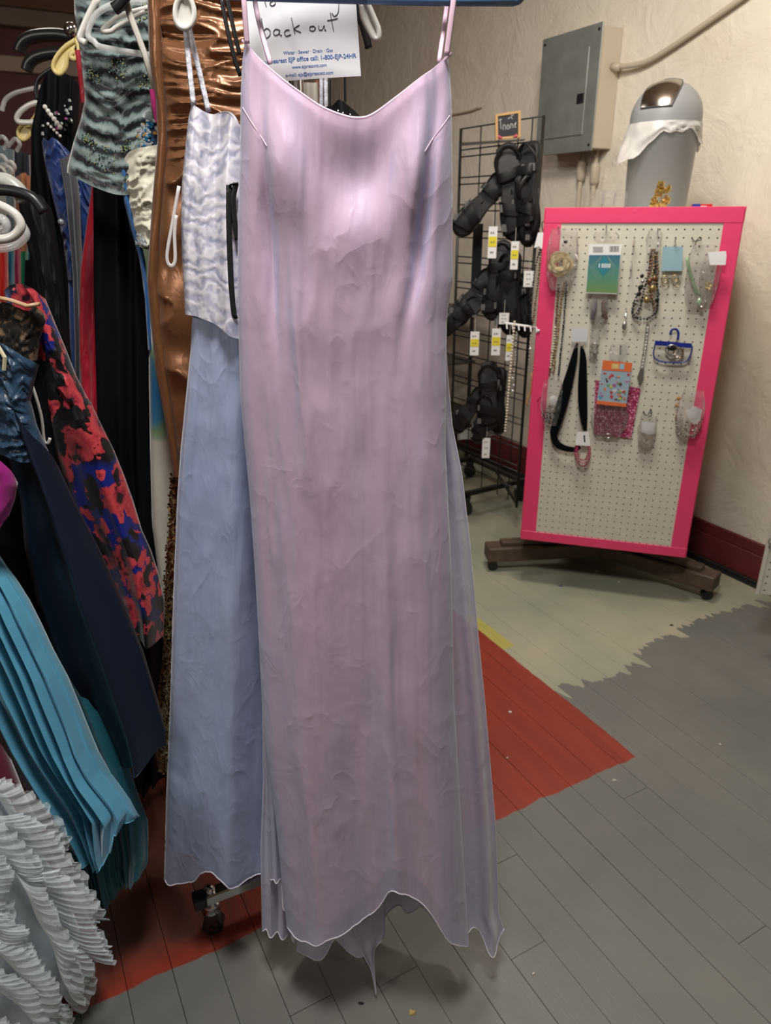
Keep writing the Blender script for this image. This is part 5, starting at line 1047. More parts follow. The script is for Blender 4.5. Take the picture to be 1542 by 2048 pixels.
# 8 bag with green hair pins
t = bth('hair_accessory_bag', 1400, 620, 'clear bag with pale green handled accessory and tiny yellow flower, upper right of pegboard', 'packet', .03)
wrap_bag(bpt(1398, 555, .03), .085, .20, .03, 'clear_bag', t, 11); wrap_bag(bpt(1418, 560, .032), .06, .15, .02, 'clear_bag', t, 12)
MB().tube(spline([bpt(1374, 515, .03), bpt(1380, 545, .034), bpt(1390, 575, .034), bpt(1397, 590, .034)], 14), .0055, 8, flat=.5).build('handle', simple('sage_green_plastic', (.22, .34, .20), .35), t, True)
MB().sphere(bpt(1399, 603, .034), .010, 8, 6, (.9, .5, 1.4)).build('green_tip', simple('mint_foil', (.4, .55, .40), .2, .4), t, True); MB().sphere(bpt(1403, 615, .036), .007, 8, 6).build('silver_ball', M_SIL, t, True)
for k in range(5): MB().sphere(bpt(1417+4*math.cos(k*1.26), 572+6*math.sin(k*1.26), .036), .0055, 6, 5).build('yellow_petal', simple('pale_yellow', (.62, .48, .22), .5), t, True)
quad_card([(1416, 504), (1452, 502), (1453, 512), (1451, 530), (1420, 530)], .05, M_WHITE, t, 'white_label', .0006)
# 9 grey sachet
t = bth('sachet', 1198, 645, 'small clear bag with brown and grey hair bands under the green packet', 'packet', .02)
MB().tube(spline([bpt(1190, 600, .02), bpt(1188, 618, .024), bpt(1184, 638, .02)], 10), [.008]*10, 8).build('grey_band', simple('grey_lilac_elastic', (.20, .18, .21), .5), t, True)
MB().tube(spline([bpt(1208, 603, .02), bpt(1207, 620, .024), bpt(1212, 638, .02)], 10), [.008]*10, 8).build('brown_band', simple('brown_elastic', (.14, .085, .06), .5), t, True)
wrap_bag(bpt(1198, 618, .028), .058, .105, .025, 'clear_bag', t, 14)
# 10 black ribbon choker
t = bth('black_choker', 1140, 905, 'black velvet choker ribbon looped down from a white card on the left of the pegboard', 'necklace', .03)
M_VEL = simple('black_velvet', (.004, .004, .005), .9, spec=.05)
def ribbon(pts, w, m, par, name='ribbon', off=.03, n=40):
    """pts: (u, v, halfwidth px); flat band facing the viewer"""
    W = spline([(a, b, c_) for a, b, c_ in pts], n); d = np.gradient(W[:, :2], axis=0); d /= np.linalg.norm(d, axis=1)[:, None]+1e-9; V = []
    for k in range(n):
        nx, ny = -d[k][1], d[k][0]; 
        for s_ in (-1, 0, 1): V.append(bpt(W[k][0]+nx*W[k][2]*s_, W[k][1]+ny*W[k][2]*s_, off+(.003 if s_ == 0 else 0)))
    g = MB(); g.grid(V, n, 3); g.grid([v+BN*.0012 for v in V], n, 3); return g.build(name, m, par, True)
ribbon([(1154, 686, 2.5), (1149, 712, 6), (1140, 750, 9), (1126, 800, 11), (1115, 840, 10), (1107, 868, 8)], 1, M_VEL, t); ribbon([(1163, 692, 3), (1166, 720, 7), (1165, 780, 9.5), (1167, 830, 8), (1171, 862, 3)], 1, M_VEL, t)
ribbon([(1105, 862, 6), (1112, 885, 7), (1128, 896, 6), (1150, 899, 5), (1160, 893, 4)], 1, M_VEL, t, 'ribbon', .028)
quad_card([(1144, 658), (1176, 658), (1174, 684), (1142, 683)], .036, simple('grey_white_card', (.58, .60, .64), .5), t, 'white_card'); quad_card([(1144, 684), (1170, 684), (1168, 697), (1141, 695)], .034, M_CLEAR, t, 'slots')
# 11 small silver item
t = bth('silver_ring_bag', 1190, 712, 'tiny clear bag with a silver ring, right of the white choker card', 'packet', .02)
c_ = bpt(1189, 692, .024); MB().tube([c_+BA*.011*math.cos(a)+UP*.009*math.sin(a) for a in np.linspace(0, 6.283, 17)[:-1]], .0028, 6, closed=True).build('ring', M_SIL, t, True); wrap_bag(bpt(1188, 686, .026), .032, .11, .02, 'clear_bag', t, 16)
MB().sphere(bpt(1190, 706, .024), .008, 8, 6).build('stone', simple('grey_stone', (.2, .18, .19), .3), t, True)
# 12 glitter sheet and orange packet
t = bth('glitter_sheet', 1232, 875, 'square of raspberry pink glitter fabric in a clear bag behind the orange packet', 'fabric', .008)
def glit():
    m, nt, p = newmat('raspberry_glitter'); vo = N(nt, 'ShaderNodeTexVoronoi', inp={'Scale': 260.}); nt.links.new(coords(nt), vo.inputs['Vector']); s = N(nt, 'ShaderNodeSeparateXYZ'); nt.links.new(vo.outputs['Color'], s.inputs[0])
    r = ramp(nt, [(0, (.20, .008, .05)), (.6, (.34, .03, .10)), (.85, (.55, .16, .26)), (1, (.85, .5, .6))]); nt.links.new(s.outputs[0], r.inputs[0]); nt.links.new(r.outputs[0], p.inputs['Base Color']); nt.links.new(bump(nt, vo.outputs['Distance'], .6, .002), p.inputs['Normal']); p.inputs['Roughness'].default_value = .3; return m
quad_card([(1191, 760), (1281, 777), (1262, 877), (1187, 868)], .008, glit(), t, 'glitter_fabric', .001); wrap_bag(bpt(1218, 840, .02), .13, .14, .012, 'clear_bag', t, 18)
MB().tube([bpt(1216+7*math.cos(a), 872+4*math.sin(a), .024) for a in np.linspace(0, 6.283, 13)[:-1]], .0022, 6, closed=True).build('silver_clasp', M_SIL, t, True)
t = bth('sticker_packet', 1228, 812, 'orange and pale blue packet of colourful stickers hanging in a clear bag', 'packet', .035)
wrap_bag(bpt(1236, 706, .034), .06, .06, .014, 'clear_top', t, 19)
quad_card([(1206, 720), (1265, 726), (1252, 813), (1193, 807)], .034, simple('pale_blue_print', (.30, .42, .50), .45), t, 'packet', .003)
M_ORA = simple('orange_print', (.70, .16, .05), .4); quad_card([(1206, 720), (1265, 726), (1262, 744), (1204, 740)], .0375, M_ORA, t, 'orange_band', .0004); quad_card([(1194, 801), (1253, 807), (1252, 814), (1193, 808)], .0375, M_ORA, t, 'orange_band', .0004)
r_ = random.Random(6)
for k in range(44):
    x, y_ = r_.uniform(.06, .94), r_.uniform(.04, .96); u = (1204+x*58)*(1-y_)+(1195+x*58)*y_; v = (742+x*4)*(1-y_)+(799+x*5)*y_; w_, h_ = r_.uniform(2, 6), r_.uniform(1.5, 4)
    a = r_.uniform(0, 3); P_ = [(u+w_*math.cos(a+q_)*(.6+.4*((i_) % 2)), v+h_*math.sin(a+q_)) for i_, q_ in enumerate(np.linspace(0, 6.283, 7)[:-1])]
    quad_card(P_, .0376+.0003*(k % 3), simple('sticker_ink', r_.choice([(.02, .08, .35), (.55, .03, .05), (.55, .50, .05), (.15, .35, .08), (.45, .15, .35), (.65, .62, .60), (.08, .30, .50), (.6, .2, .1), (.12, .05, .04)]), .4), t, 'sticker', .0002)
quad_card([(1224, 727), (1238, 728), (1237, 738), (1223, 737)], .0383, simple('yellow_ink', (.65, .5, .2), .4), t, 'badge', .0002); quad_card([(1240, 727), (1249, 728), (1248, 739), (1239, 738)], .0383, simple('sky_ink', (.3, .5, .6), .4), t, 'badge', .0002)
board_hook(1241, 690, t, .035)
# 13 bracelet chain
t = bth('silver_bracelet', 1280, 768, 'silver link bracelet hanging straight below the black bead bunch', 'bracelet', .015)
pp_ = spline([(1296, 646), (1292, 680), (1288, 710), (1283, 738)], 15)
for k in range(14):
    a_, b_ = pp_[k], pp_[k+1]; c_ = (a_+b_)/2; hh_ = np.linalg.norm(b_-a_)*.55; dx = 3.6
    MB().tube([bpt(c_[0]+dx*math.cos(q)*(1 if k % 2 else .8), c_[1]+hh_*math.sin(q), .014) for q in np.linspace(0, 6.283, 11)[:-1]], .0012, 5, closed=True).build('link', M_SIL, t)
quad_card([(1281, 736), (1288, 737), (1287, 755), (1280, 769), (1274, 756)], .014, M_SIL, t, 'clasp_plate', .0022)
# 14 blue plastic holder with rings
t = bth('blue_accessory_hanger', 1345, 728, 'blue plastic accessory hanger holding silver rings on the right of the pegboard', 'hanger', .02)
M_COB = simple('cobalt_plastic', (.012, .025, .22), .3)
MB().tube(spline([bpt(1341, 670, .022), bpt(1343, 661, .022), bpt(1351, 658, .022), bpt(1357, 666, .022), bpt(1355, 680, .022)], 16), .0042, 8, flat=.6).build('hook', M_COB, t, True)
MB().tube([bpt(u, v, .022) for u, v in spline([(1311, 684), (1345, 686), (1382, 690), (1380, 712), (1370, 724), (1345, 725), (1318, 722), (1307, 710), (1311, 684)], 40)[:-1]], .0042, 8, flat=.6, closed=True).build('frame', M_COB, t, True)
quad_card([(1310, 681), (1384, 687), (1382, 696), (1309, 690)], .025, M_COB, t, 'top_bar', .002)
for (u, v, a_, b_, m_) in ((1344, 700, 13, 10, M_SIL), (1350, 704, 14, 11, M_SIL), (1357, 706, 10, 10, simple('copper_metal', (.28, .17, .12), .3, .8))):
    MB().tube([bpt(u+a_*math.cos(q), v+b_*math.sin(q), .027) for q in np.linspace(0, 6.283, 19)[:-1]], .0024, 6, closed=True).build('ring', m_, t, True)
MB().sphere(bpt(1345, 696, .03), .012, 8, 6, (1.5, .5, .8)).build('dark_stone', M_BBEAD, t, True)
# 15 pearls in a bag
t = bth('pearl_bracelet_bag', 1292, 900, 'clear bag with white card and cream pearl strands, lower middle of the pegboard', 'bracelet', .015)
quad_card([(1284, 843), (1310, 846), (1308, 868), (1296, 870), (1282, 862)], .03, M_WHITE, t, 'white_card')
for k, rr in enumerate(([(1281, 855), (1280, 880), (1290, 894), (1303, 888), (1306, 862)], [(1285, 862), (1285, 878), (1292, 887), (1300, 880), (1301, 866)])): bead_run([bpt(u, v, .02+.003*k) for u, v in rr], .0034, M_PRL, t, 'pearls', seed=40+k)
MB().tube(spline([bpt(1287, 822, .015), bpt(1292, 831, .02), bpt(1298, 826, .02), bpt(1302, 818, .02), bpt(1303, 830, .02), bpt(1296, 834, .02)], 20), .0018, 6).build('twist_tie', M_DKMET, t, True)
wrap_bag(bpt(1294, 864, .026), .062, .13, .02, 'clear_bag', t, 22)
# 16 brown pearls in a bag, right edge
t = bth('bead_bracelet_bag', 1378, 870, 'clear bag with folded white card and brown pearl bracelets, right edge of pegboard', 'bracelet', .015)
quad_card([(1371, 822), (1390, 812), (1404, 820), (1400, 842), (1388, 849), (1378, 840)], .045, M_WHITE, t, 'white_card')
for k, (rr, m_) in enumerate((([(1357, 815), (1352, 835), (1355, 860), (1368, 872), (1388, 872), (1402, 855)], M_BRN), ([(1365, 835), (1362, 852), (1372, 868), (1385, 870), (1392, 856)], M_PRL), ([(1372, 845), (1370, 858), (1380, 864), (1390, 858)], M_BRN), ([(1354, 840), (1352, 855), (1360, 868), (1375, 874)], M_SIL), ([(1385, 850), (1398, 850), (1404, 838)], M_BRN))): bead_run([bpt(u, v, .028+.002*k) for u, v in rr], .0042, m_, t, 'beads', jit=.001, seed=50+k)
wrap_bag(bpt(1380, 828, .05), .085, .17, .03, 'clear_bag', t, 23)
for (u, v) in ((1357, 797), (1354, 811)): MB().sphere(bpt(u, v, .03), .0075, 6, 5).build('amber_bead', simple('amber', (.35, .17, .05), .2), t, True)
# 17 red bracelet on white card
t = bth('red_bead_bracelet', 1165, 935, 'wine red beaded bracelets on a white card at the foot of the black choker', 'bracelet', .03)
quad_card([(1155, 864), (1177, 864), (1181, 892), (1150, 890)], .045, M_WHITE, t, 'white_card', .001); quad_card([(1167, 870), (1170, 870), (1171, 884), (1168, 884)], .0465, M_BBEAD, t, 'slot', .0003)
for k in range(3): bead_run([bpt(u, v, .036+.003*k) for u, v in ((1152+2*k, 888), (1150+3*k, 908), (1156+2*k, 926-4*k), (1168, 932-6*k), (1178-2*k, 920-3*k), (1181-2*k, 900), (1178-2*k, 890))], .0036, M_REDB if k != 1 else simple('pink_beads', (.50, .08, .16), .2), t, 'beads', seed=60+k)
# 18 sequins in a bag, left edge
t = bth('sequin_bag', 1102, 845, 'clear bag with white card and black sequins over left edge of pegboard', 'packet', .02)
MB().sphere(bpt(1106, 803, .03), .022, 12, 8, (.75, .3, 1)).build('white_pad', M_WHITE, t, True); 
for k in range(5): bead_run([bpt(1086+1.5*k, 822+5*k, .03), bpt(1097, 827+5*k, .033), bpt(1108, 826+5*k, .03)], .0042, M_BBEAD if k != 3 else simple('navy_sequin', (.05, .07, .14), .15, .4), t, 'sequins', jit=.0015, seed=70+k)
wrap_bag(bpt(1103, 806, .036), .075, .17, .03, 'clear_bag', t, 24)
# 19 left side hooks, beads with white tag, and the white prong rack
SX = bpt(1086, 480, .0)-BA*.02
def lpt(u, v, o=0.): return PL(u, v, BC-BN*(-.03+o), BN)
t = thing('bead_necklace', lpt(1070, 640), 'black bead necklaces with a white tag hanging beside the left edge of the pegboard', 'necklace')
MB().tube(spline([lpt(1091, 440), lpt(1084, 447), lpt(1086, 462), lpt(1090, 470)], 12), .0018, 6).build('hook', M_DKMET, t, True)
q_ = [lpt(u, v, .03) for u, v in ((1076, 465), (1093, 465), (1093, 494), (1087, 492), (1084, 498), (1078, 492), (1068, 496))]; MB().prism(q_, BN*.0006, -BN*.0006).build('white_tag', M_WHITE, t)
for k, rr in enumerate(([(1080, 500), (1070, 540), (1064, 590), (1062, 640)], [(1088, 500), (1086, 560), (1080, 620), (1074, 645)], [(1082, 500), (1077, 560), (1070, 610), (1066, 645)])): bead_run([lpt(u, v, .02) for u, v in rr], .0038, M_BBEAD if k < 2 else M_BRN, t, 'beads', jit=.001, seed=80+k)
t = thing('prong_rack', lpt(1045, 655, 0), 'white plastic prong bar sticking out left of the pegboard', 'rack')
MB().tube([lpt(1008, 646, .03), lpt(1078, 656, .0)], .0045, 8).build('bar', M_WHITE, t, True)
for k in range(6): u = 1013+12*k; MB().tube([lpt(u, 647+1.4*k, .03), lpt(u+1, 658+1.4*k, .035)], .003, 6).build('prong', M_WHITE, t)
t = thing('pearl_necklace', lpt(1015, 870, .03), 'long cream pearl necklace hanging from the white prong bar', 'necklace'); bead_run([lpt(u, v, .035) for u, v in ((1029, 644), (1024, 700), (1018, 770), (1014, 820), (1010, 862))], .0052, M_PRL, t, 'pearls', n=200)
t = thing('bead_necklace', lpt(1060, 760, .02), 'silver and clear bead chains hanging right of the pearl necklace', 'necklace')
for k, (rr, m_) in enumerate((([(1062, 665), (1059, 700), (1058, 735)], M_SIL), ([(1074, 662), (1071, 700), (1066, 745)], simple('rose_beads', (.42, .14, .16), .25)), ([(1033, 665), (1030, 720), (1026, 770), (1028, 782)], M_SIL))): bead_run([lpt(u, v, .03) for u, v in rr], .0036, m_, t, 'beads', sp=3., seed=90+k)
for (u, v) in ((1077, 662), (1060, 698), (1025, 757), (1027, 771), (1025, 782)): MB().sphere(lpt(u, v, .035), .006, 8, 6).build('crystal', M_RHI, t, True)
MB().tube(spline([lpt(1064, 745, .0), lpt(1062, 780, .0), lpt(1054, 800, .0), lpt(1055, 812, .0)], 10), .004, 6).build('tan_cord', simple('tan_cord', (.45, .26, .10), .5), t, True)
# stray left hook over the tape
o = MB(); o.tube([lpt(1074, 803, .03), lpt(1082, 794, .06)], .0016, 6); tag(o.build('pegboard_hook', M_DKMET, None, True), 'thin dark hook poking out of the pink tape at the left edge', 'hook')

# ------------------------------------------------------------------ wire rack with sandals
PA, PB = np.array([.346, 3.62, 0]), np.array([.625, 3.17, 0]); GD = (PB-PA)/np.linalg.norm(PB-PA); GN = np.array([GD[1], -GD[0], 0]); GL = np.linalg.norm(PB-PA); ZT = 1.778
if GN[1] > 0: GN = -GN
wr_ = thing('wire_rack', (PA+PB)/2, 'dark wire grid display rack on casters, hung with black sandals', 'display rack')
for q in (0, GL): MB().cyl(PA+GD*q+UP*.13, PA+GD*q+UP*ZT, .0065, 8).build('upright', M_DKMET, wr_, True)
k = 0; z = ZT
while z > .2:
    MB().cyl(PA+UP*(z-.002), PB+UP*(z-.002), .0032, 6).build('rung', M_DKMET, wr_, True)
    z -= (.085, .028)[k % 2] if k else .085; k += 1
for q in (.27, .5, .73, .88): MB().cyl(PA+GD*GL*q+UP*.15, PA+GD*GL*q+UP*(ZT-.004), .0028, 6).build('wire', M_DKMET, wr_, True)
fa, fb = FL(932, 988, .11), FL(1043, 962, .11); fd = (fb-fa)/np.linalg.norm(fb-fa); fn_ = np.array([-fd[1], fd[0], 0])
MB().box((fa+fb)/2+UP*.0, (np.linalg.norm(fb-fa)/2+.03, .012, .012), (fd, fn_, UP), .002).build('base_bar', M_DKMET, wr_)
fa2, fb2 = fa+fn_*.45, fb+fn_*.45; MB().box((fa2+fb2)/2, (np.linalg.norm(fb-fa)/2+.03, .012, .012), (fd, fn_, UP), .002).build('base_bar', M_DKMET, wr_)
for e in (fa, fb): MB().box(e+fn_*.225, (.012, .225, .010), (fd, fn_, UP), .002).build('side_bar', M_DKMET, wr_)
for e in (fa, fb, fa2, fb2): MB().cyl(e+UP*-.012, e-UP*.045, .010, 10).build('caster_stem', M_CHROME, wr_); caster(np.array([e[0], e[1], .036]), wr_, 1.65)
MB().cyl((fa+fa2)/2, np.array([PA[0], PA[1], .15]), .008, 8).build('strut', M_DKMET, wr_); MB().cyl((fb+fb2)/2, np.array([PB[0], PB[1], .15]), .008, 8).build('strut', M_DKMET, wr_)
# top shelf and chalkboard sign
SY = 3.25
sh = [P(925, 293, SY+.1), P(1040, 279, SY-.05), P(1000, 277, SY+.25), P(930, 286, SY+.35)]
MB().prism([P(922, 291, SY+.02), P(1048, 281, SY-.06), P(1050, 279, SY+.12), P(924, 286, SY+.25)], UP*.002, -UP*.002).build('top_shelf', M_DKMET, wr_)
sg = thing('chalkboard_sign', P(1015, 279, SY-.03), 'small chalkboard sign in a pale wooden frame on top of the wire rack', 'sign')
M_OAK = simple('pale_wood_frame', (.50, .30, .12), .5, bs=40, bst=.1)
S4 = [P(990, 229, SY-.03), P(1041, 221, SY-.03), P(1041, 275, SY-.03), P(991, 280, SY-.03)]
def smap(x, y, o=0.): return (S4[3]*(1-x)+S4[2]*x)*(1-y)+(S4[0]*(1-x)+S4[1]*x)*y+np.array([0, -o, 0])
MB().prism([smap(.08, .06), smap(.92, .06), smap(.92, .94), smap(.08, .94)], np.array([0, .003, 0]), np.array([0, -.003, 0])).build('slate', simple('chalkboard', (.02, .02, .025), .7), sg)
for (a, b, c_, d_) in ((0, 0, 1, .09), (0, .91, 1, 1), (0, .09, .10, .91), (.90, .09, 1, .91)):
    MB().prism([smap(a, b), smap(c_, b), smap(c_, d_), smap(a, d_)], np.array([0, .006, 0]), np.array([0, -.007, 0])).build('frame_side', M_OAK, sg)
ck = MB()
for st_ in ([(.2, .8), (.22, .4)], [(.14, .75), (.26, .77)], [(.3, .35), (.32, .55), (.4, .5), (.4, .35)], [(.45, .42), (.5, .55), (.55, .42), (.5, .36), (.45, .42)], [(.6, .38), (.61, .55), (.68, .52), (.7, .38)], [(.75, .5), (.82, .58), (.76, .42), (.84, .40)], [(.5, .75), (.6, .8), (.68, .72)], [(.62, .92), (.66, .84), (.72, .9)]):
    ck.tube([smap(a, b, .004) for a, b in (spline(st_, 10) if len(st_) > 2 else st_)], .0012, 4)
ck.build('chalk_writing', simple('chalk', (.6, .6, .6), .9), sg)
for (a, b) in ((.14, .1), (.2, .06), (.82, .08), (.76, .05)): MB().sphere(smap(a, b, .008), .006, 6, 5).build('pink_flower', simple('pink_paint', (.5, .08, .12), .6), sg, True)
# sandals
M_RUB = simple('black_rubber_sole', (.008, .008, .009), .6, bs=40, bst=.2); M_BED = simple('dark_footbed', (.022, .022, .024), .6); M_STR = simple('black_sandal_strap', (.007, .007, .008), .42); M_BUC = simple('dull_buckle', (.22, .22, .22), .35, .6)
def sandal(c, s, roll, yaw, lab, grp):
    """hung heel up: long axis down, footbed toward the viewer"""
    t = thing('sandal', c, lab, 'sandal', grp); cr, sr, cy, sy = math.cos(roll), math.sin(roll), math.cos(yaw), math.sin(yaw)
    def T(x, y, z):  # x across, y out of the footbed, z along
        x1, z1 = x*cr-z*sr, x*sr+z*cr; x2, y2 = x1*cy-y*sy, x1*sy+y*cy; return np.array(c)+s*np.array([x2, -y2, z1])
    ol = spline([(-.030, .125), (0, .138), (.030, .125), (.036, .07), (.030, .0), (.040, -.07), (.036, -.12), (0, -.145), (-.036, -.12), (-.043, -.06), (-.030, .0), (-.034, .07), (-.030, .125)], 37)[:-1]
    bend = lambda z: .018*math.cos(z*9)
    g = MB(); n = len(ol); rings = [(1., -.014), (1.04, -.004), (1.04, .010), (.97, .016), (.90, .014)]
    V = [T(a*k_, d_+bend(b), b*k_) for k_, d_ in rings for a, b in ol]; g.grid(V, len(rings), n, wrap=True); g.f.append(tuple(range(n))[::-1]); g.build('sole', M_RUB, t, True)
    g = MB(); V = [T(a*.9, .0142+bend(b), b*.9) for a, b in ol]; g.add(V, [tuple(range(n))]); 
    g2_ = MB(); m_ = 9; W = []
    for k_ in np.linspace(.05, .9, m_): W += [T(a*k_, .0145+bend(b*k_), b*k_) for a, b in ol]
    g2_.grid(W, m_, n, wrap=True).build('footbed', M_BED, t, True)
    for (z0, z1, h, w) in ((-.105, -.070, .024, .024), (-.035, -.070, .030, .018), (.040, .065, .034, .013)):
        g = MB(); V = []
        for i in range(15):
            a = math.pi*i/14; x = -.042*math.cos(a); y_ = .010+h*math.sin(a)**.6; zc = z0+(z1-z0)*i/14
            for q in (-1, -.3, .3, 1): V.append(T(x, y_+bend(zc)+(.0 if abs(q) > .5 else .0008), zc+q*w))
        g.grid(V, 15, 4); g.grid([v+np.array([0, .002, 0]) for v in V], 15, 4); g.build('strap', M_STR, t, True)
    g = MB(); g.tube(spline([T(-.034, .02, .05), T(-.036, .032, .1), T(0, .044, .132), T(.036, .032, .1), T(.034, .02, .05)], 16), .007*s, 8, flat=.4); g.build('heel_strap', M_STR, t, True)
    for (x, z) in ((-.036, -.10), (-.034, -.042), (.036, .062)): 
        p_ = T(x, .030+bend(z), z); MB().box(p_, (.009*s, .0018, .011*s)).build('buckle', M_BUC, t)
    return t
sp = [(1064, 378, 1.18, .05, .9, 'black sandal hanging at the top right of the wire rack, seen edge on'), (1022, 385, 1.25, .18, .1, 'large black sandal in the middle of the top row on the wire rack'), (968, 405, 1.10, -.75, .3, 'black sandal tilted left in the top row of the wire rack, straps dangling'), (1048, 420, .95, .25, -.6, 'black sandal hanging lowest in the top row of the wire rack'),
      (995, 560, 1.1, -.10, .2, 'black sandal with grey straps in the middle of the second row on the wire rack'), (950, 590, 1.05, -.65, .2, 'black sandal tilted left in the second row of the wire rack'), (1025, 585, 1.15, .05, .8, 'black sandal at the right of the second row on the wire rack'), (1050, 610, .9, .15, .9, 'black sandal half hidden behind the black beads'), (925, 630, .9, -.9, .4, 'black sandal lying lowest left in the second row, beside the pink gown'),
      (978, 790, 1.05, .05, .2, 'black sandal in the middle of the third row on the wire rack'), (942, 815, .95, -.6, .3, 'black sandal tilted left in the third row of the wire rack'), (1000, 800, 1.05, .05, .9, 'black sandal seen edge on behind the pearl necklace'), (965, 835, .8, -.15, .3, 'small black sandal hanging lowest in the third row')]
for k, (u, v, s, ro, ya, lb) in enumerate(sp): sandal(P(u, v, 3.08+.05*(k % 3)), s, ro, ya, lb, 'sandals on the wire rack')
M_YST = simple('yellow_sticker', (.72, .62, .03), .5)
for k, (u, v, y, w, h, ro, lb) in enumerate(((985, 485, 2.98, .017, .058, 1, 'white tag with yellow sticker under the top row of sandals, left one'), (1029, 511, 2.98, .015, .052, 1, 'white tag with yellow sticker under the top row of sandals, right one'), (1057, 558, 2.96, .019, .030, 0, 'plain white tag on the sandals beside the black beads'),
    (949, 687, 2.99, .018, .048, 1, 'white tag with yellow sticker, leftmost above the third row of sandals'), (992, 684, 2.98, .018, .054, 1, 'white tag with yellow sticker, middle one above the third row of sandals'), (1018, 696, 2.98, .013, .052, 1, 'white tag with yellow sticker beside the pearl necklace'), (972, 896, 3.05, .017, .046, 0, 'plain white tag hanging lowest on the wire rack'), (1008, 637, 2.97, .02, .022, 0, 'square white tag under the second row of sandals'))):
    c_ = P(u, v, y); t = thing('price_tag', c_, lb, 'tag', 'tags on the wire rack'); MB().box(c_, (w, .0008, h)).build('card', M_WHITE, t)
    if ro: MB().box(c_+np.array([0, -.0014, .003]), (w*.92, .0005, h*.32)).build('yellow_sticker', M_YST, t)
    pr_ = MB()
    for (a, b) in ((-.4, .62), (.1, .62), (-.3, .02), (.25, .02), (-.3, -.62), (.1, -.62)): pr_.box(c_+np.array([a*w, -.0021, b*h]), (w*.16, .0002, h*.055))
    pr_.build('print', simple('tag_print', (.2, .17, .12), .6), t); MB().tube([c_+UP*h, c_+UP*(h+.05)], .0008, 4).build('loop', M_PEARL, t)
# strip stand, shelf items beyond
MB().box(P(953, 530, 3.35), (.021, .006, .17)).build('black_strip', M_DARK, wr_)
sf = thing('shoe_shelf', (.42, 4.35, 0), 'low dark shelf unit with shoes behind the wire rack', 'shelf')
MS = simple('dark_grey_shelf', (.06, .055, .05), .5)
sd, sn = WD, WN
for z in (.32, .62, .92): MB().box((np.array([.30, 4.35, z])+WD*.35), (.55, .16, .008), (sd, sn, UP), .002).build('shelf_board', MS, sf)
for a in (-.52, .52):
    for b in (-.14, .14): MB().cyl((np.array([.30, 4.35, 0])+WD*.35)+sd*a+sn*b, (np.array([.30, 4.35, .99])+WD*.35)+sd*a+sn*b, .008, 8).build('leg', M_DKMET, sf)
r_ = random.Random(8)
def flat_shoe(c, c3, lab, A=WD):
    t = thing('flat_shoe', c, lab, 'shoe', 'shoes on the shelf behind the wire rack'); V = []; Bv = np.cross(UP, A); n1, n2 = 12, 14
    for i in range(n1):
        q = i/(n1-1); w = .034*math.sin(math.pi*min(1, .12+q*.85))**.5; h = .055*(1-.55*q)*math.sin(math.pi*min(1, .1+q*.88))**.4
        for k_ in range(n2): a = 2*math.pi*k_/n2; V.append(c+A*(q-.5)*.23+Bv*w*math.cos(a)+UP*(h*.5+h*.5*math.sin(a)))
    MB().grid(V, n1, n2, wrap=True).build('upper', simple('shoe_colour', c3, .5), t, True); MB().box(c+UP*.004, (.11, .032, .004), (A, Bv, UP), .002).build('sole', M_RUB, t)
SHC = [((.012, .015, .035), 'navy'), ((.35, .22, .13), 'tan'), ((.02, .02, .02), 'black'), ((.3, .3, .3), 'grey'), ((.45, .30, .22), 'beige'), ((.10, .02, .02), 'dark red')]
for i, z in enumerate((.328, .628, .928)):
    for k in range(4):
        c3, nm_ = SHC[(i*2+k) % 6]; flat_shoe((np.array([.30, 4.35, z])+WD*.35)-sn*.05+sd*(-.42+.27*k), c3, '%s flat shoe on the %s shelf behind the wire rack, %s from the right' % (nm_, ('lowest', 'middle', 'top')[i], ('first', 'second', 'third', 'fourth')[k]))
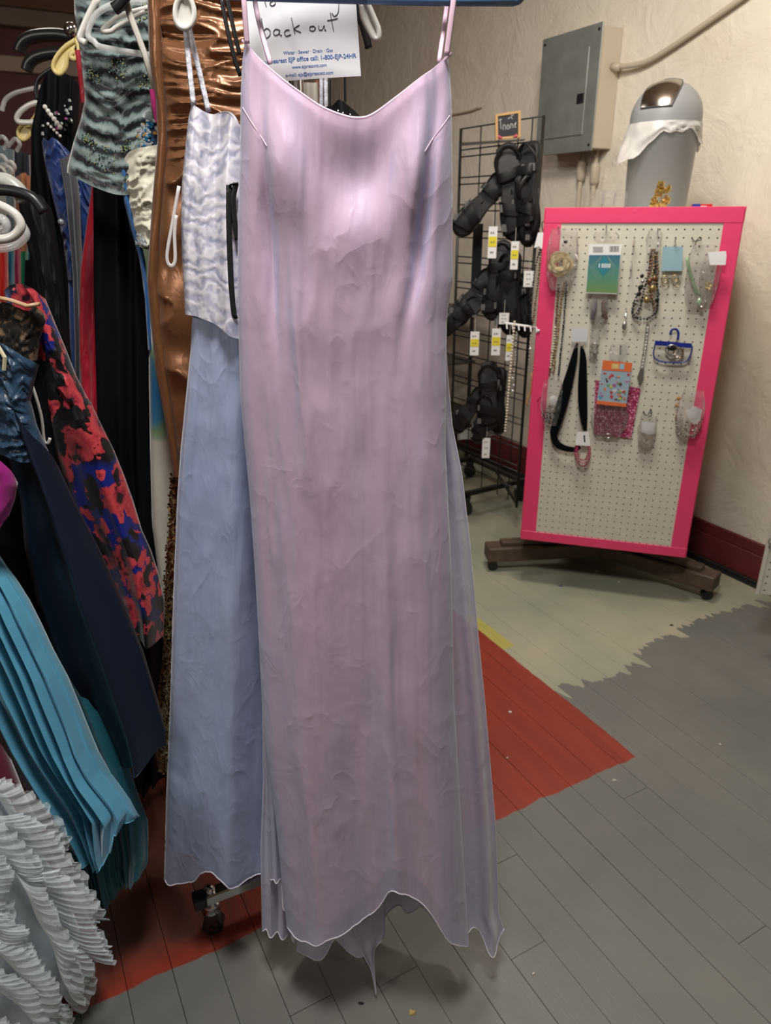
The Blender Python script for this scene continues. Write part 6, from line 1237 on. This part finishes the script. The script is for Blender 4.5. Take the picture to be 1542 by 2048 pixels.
c_ = FL(965, 870, .26); t = cloth('white_pad', simple('white_foam', (.5, .5, .48), .7), None, c_[1], [(915, 862), (950, 852), (1000, 858)], [(915, 880), (960, 877), (1005, 868)], [(850, 915), (885, 915)], [(850, 1000), (885, 1005)], (.12, .12), 24, 8, [(3, .006, .006, 0, 0)])[0]; tag(t, 'white folded padding resting on the base of the wire rack', 'cloth')

# ------------------------------------------------------------------ bits on the floor
bits = [(1020, 1425, .007, (.6, .55, .5), 'white fluff on the red painted boards'), (1014, 1517, .003, (.6, .55, .5), 'tiny white speck on the red painted boards below the fluff'), (1194, 1143, .008, (.7, .68, .6), 'white paper bit on the floor under the pegboard, left of the orange one'), (1236, 1138, .009, (.55, .35, .15), 'orange paper bit on the floor under the pegboard'), (1238, 1165, .006, (.6, .6, .52), 'pale paper bit below the orange one'),
        (1122, 1172, .008, (.08, .06, .14), 'purple bit on the floor left of the paper bits'), (1083, 1160, .005, (.5, .42, .35), 'beige bit on the floor near the left caster'), (1228, 1562, .007, (.5, .48, .42), 'grey fluff on the grey boards right of the red corner'), (824, 2026, .010, (.40, .30, .10), 'dry yellow leaf bit at the bottom edge'), (722, 2007, .005, (.02, .02, .02), 'dark lint on the floor left of the leaf'), (1440, 1490, .005, (.55, .5, .45), 'white speck on the grey boards at the right'), (1343, 1251, .006, (.05, .02, .02), 'dark crumb on the pale paint edge'), (1067, 1948, .004, (.6, .55, .5), 'white speck beside the gown shadow')]
for k, (u, v, s, c3, lb) in enumerate(bits):
    r_ = random.Random(k); p = FL(u, v, .0); a0 = r_.uniform(0, 3); ring = [(s*r_.uniform(.5, 1.1)*math.cos(a0+q)*(1.5 if k % 2 else 1), s*r_.uniform(.4, .8)*math.sin(a0+q)) for q in np.linspace(0, 6.283, 9)[:-1]]
    V = [p+np.array([a, b, .0006]) for a, b in ring]+[p+np.array([a*.8, b*.8, .0025+.002*r_.random()]) for a, b in ring]; n = len(ring)
    o = MB().add(V, [tuple(range(n))[::-1], tuple(range(n, 2*n))]+[(i, (i+1) % n, n+(i+1) % n, n+i) for i in range(n)]).build('floor_litter', simple('litter', c3, .7), None); tag(o, lb, 'litter', 'scraps on the floor')
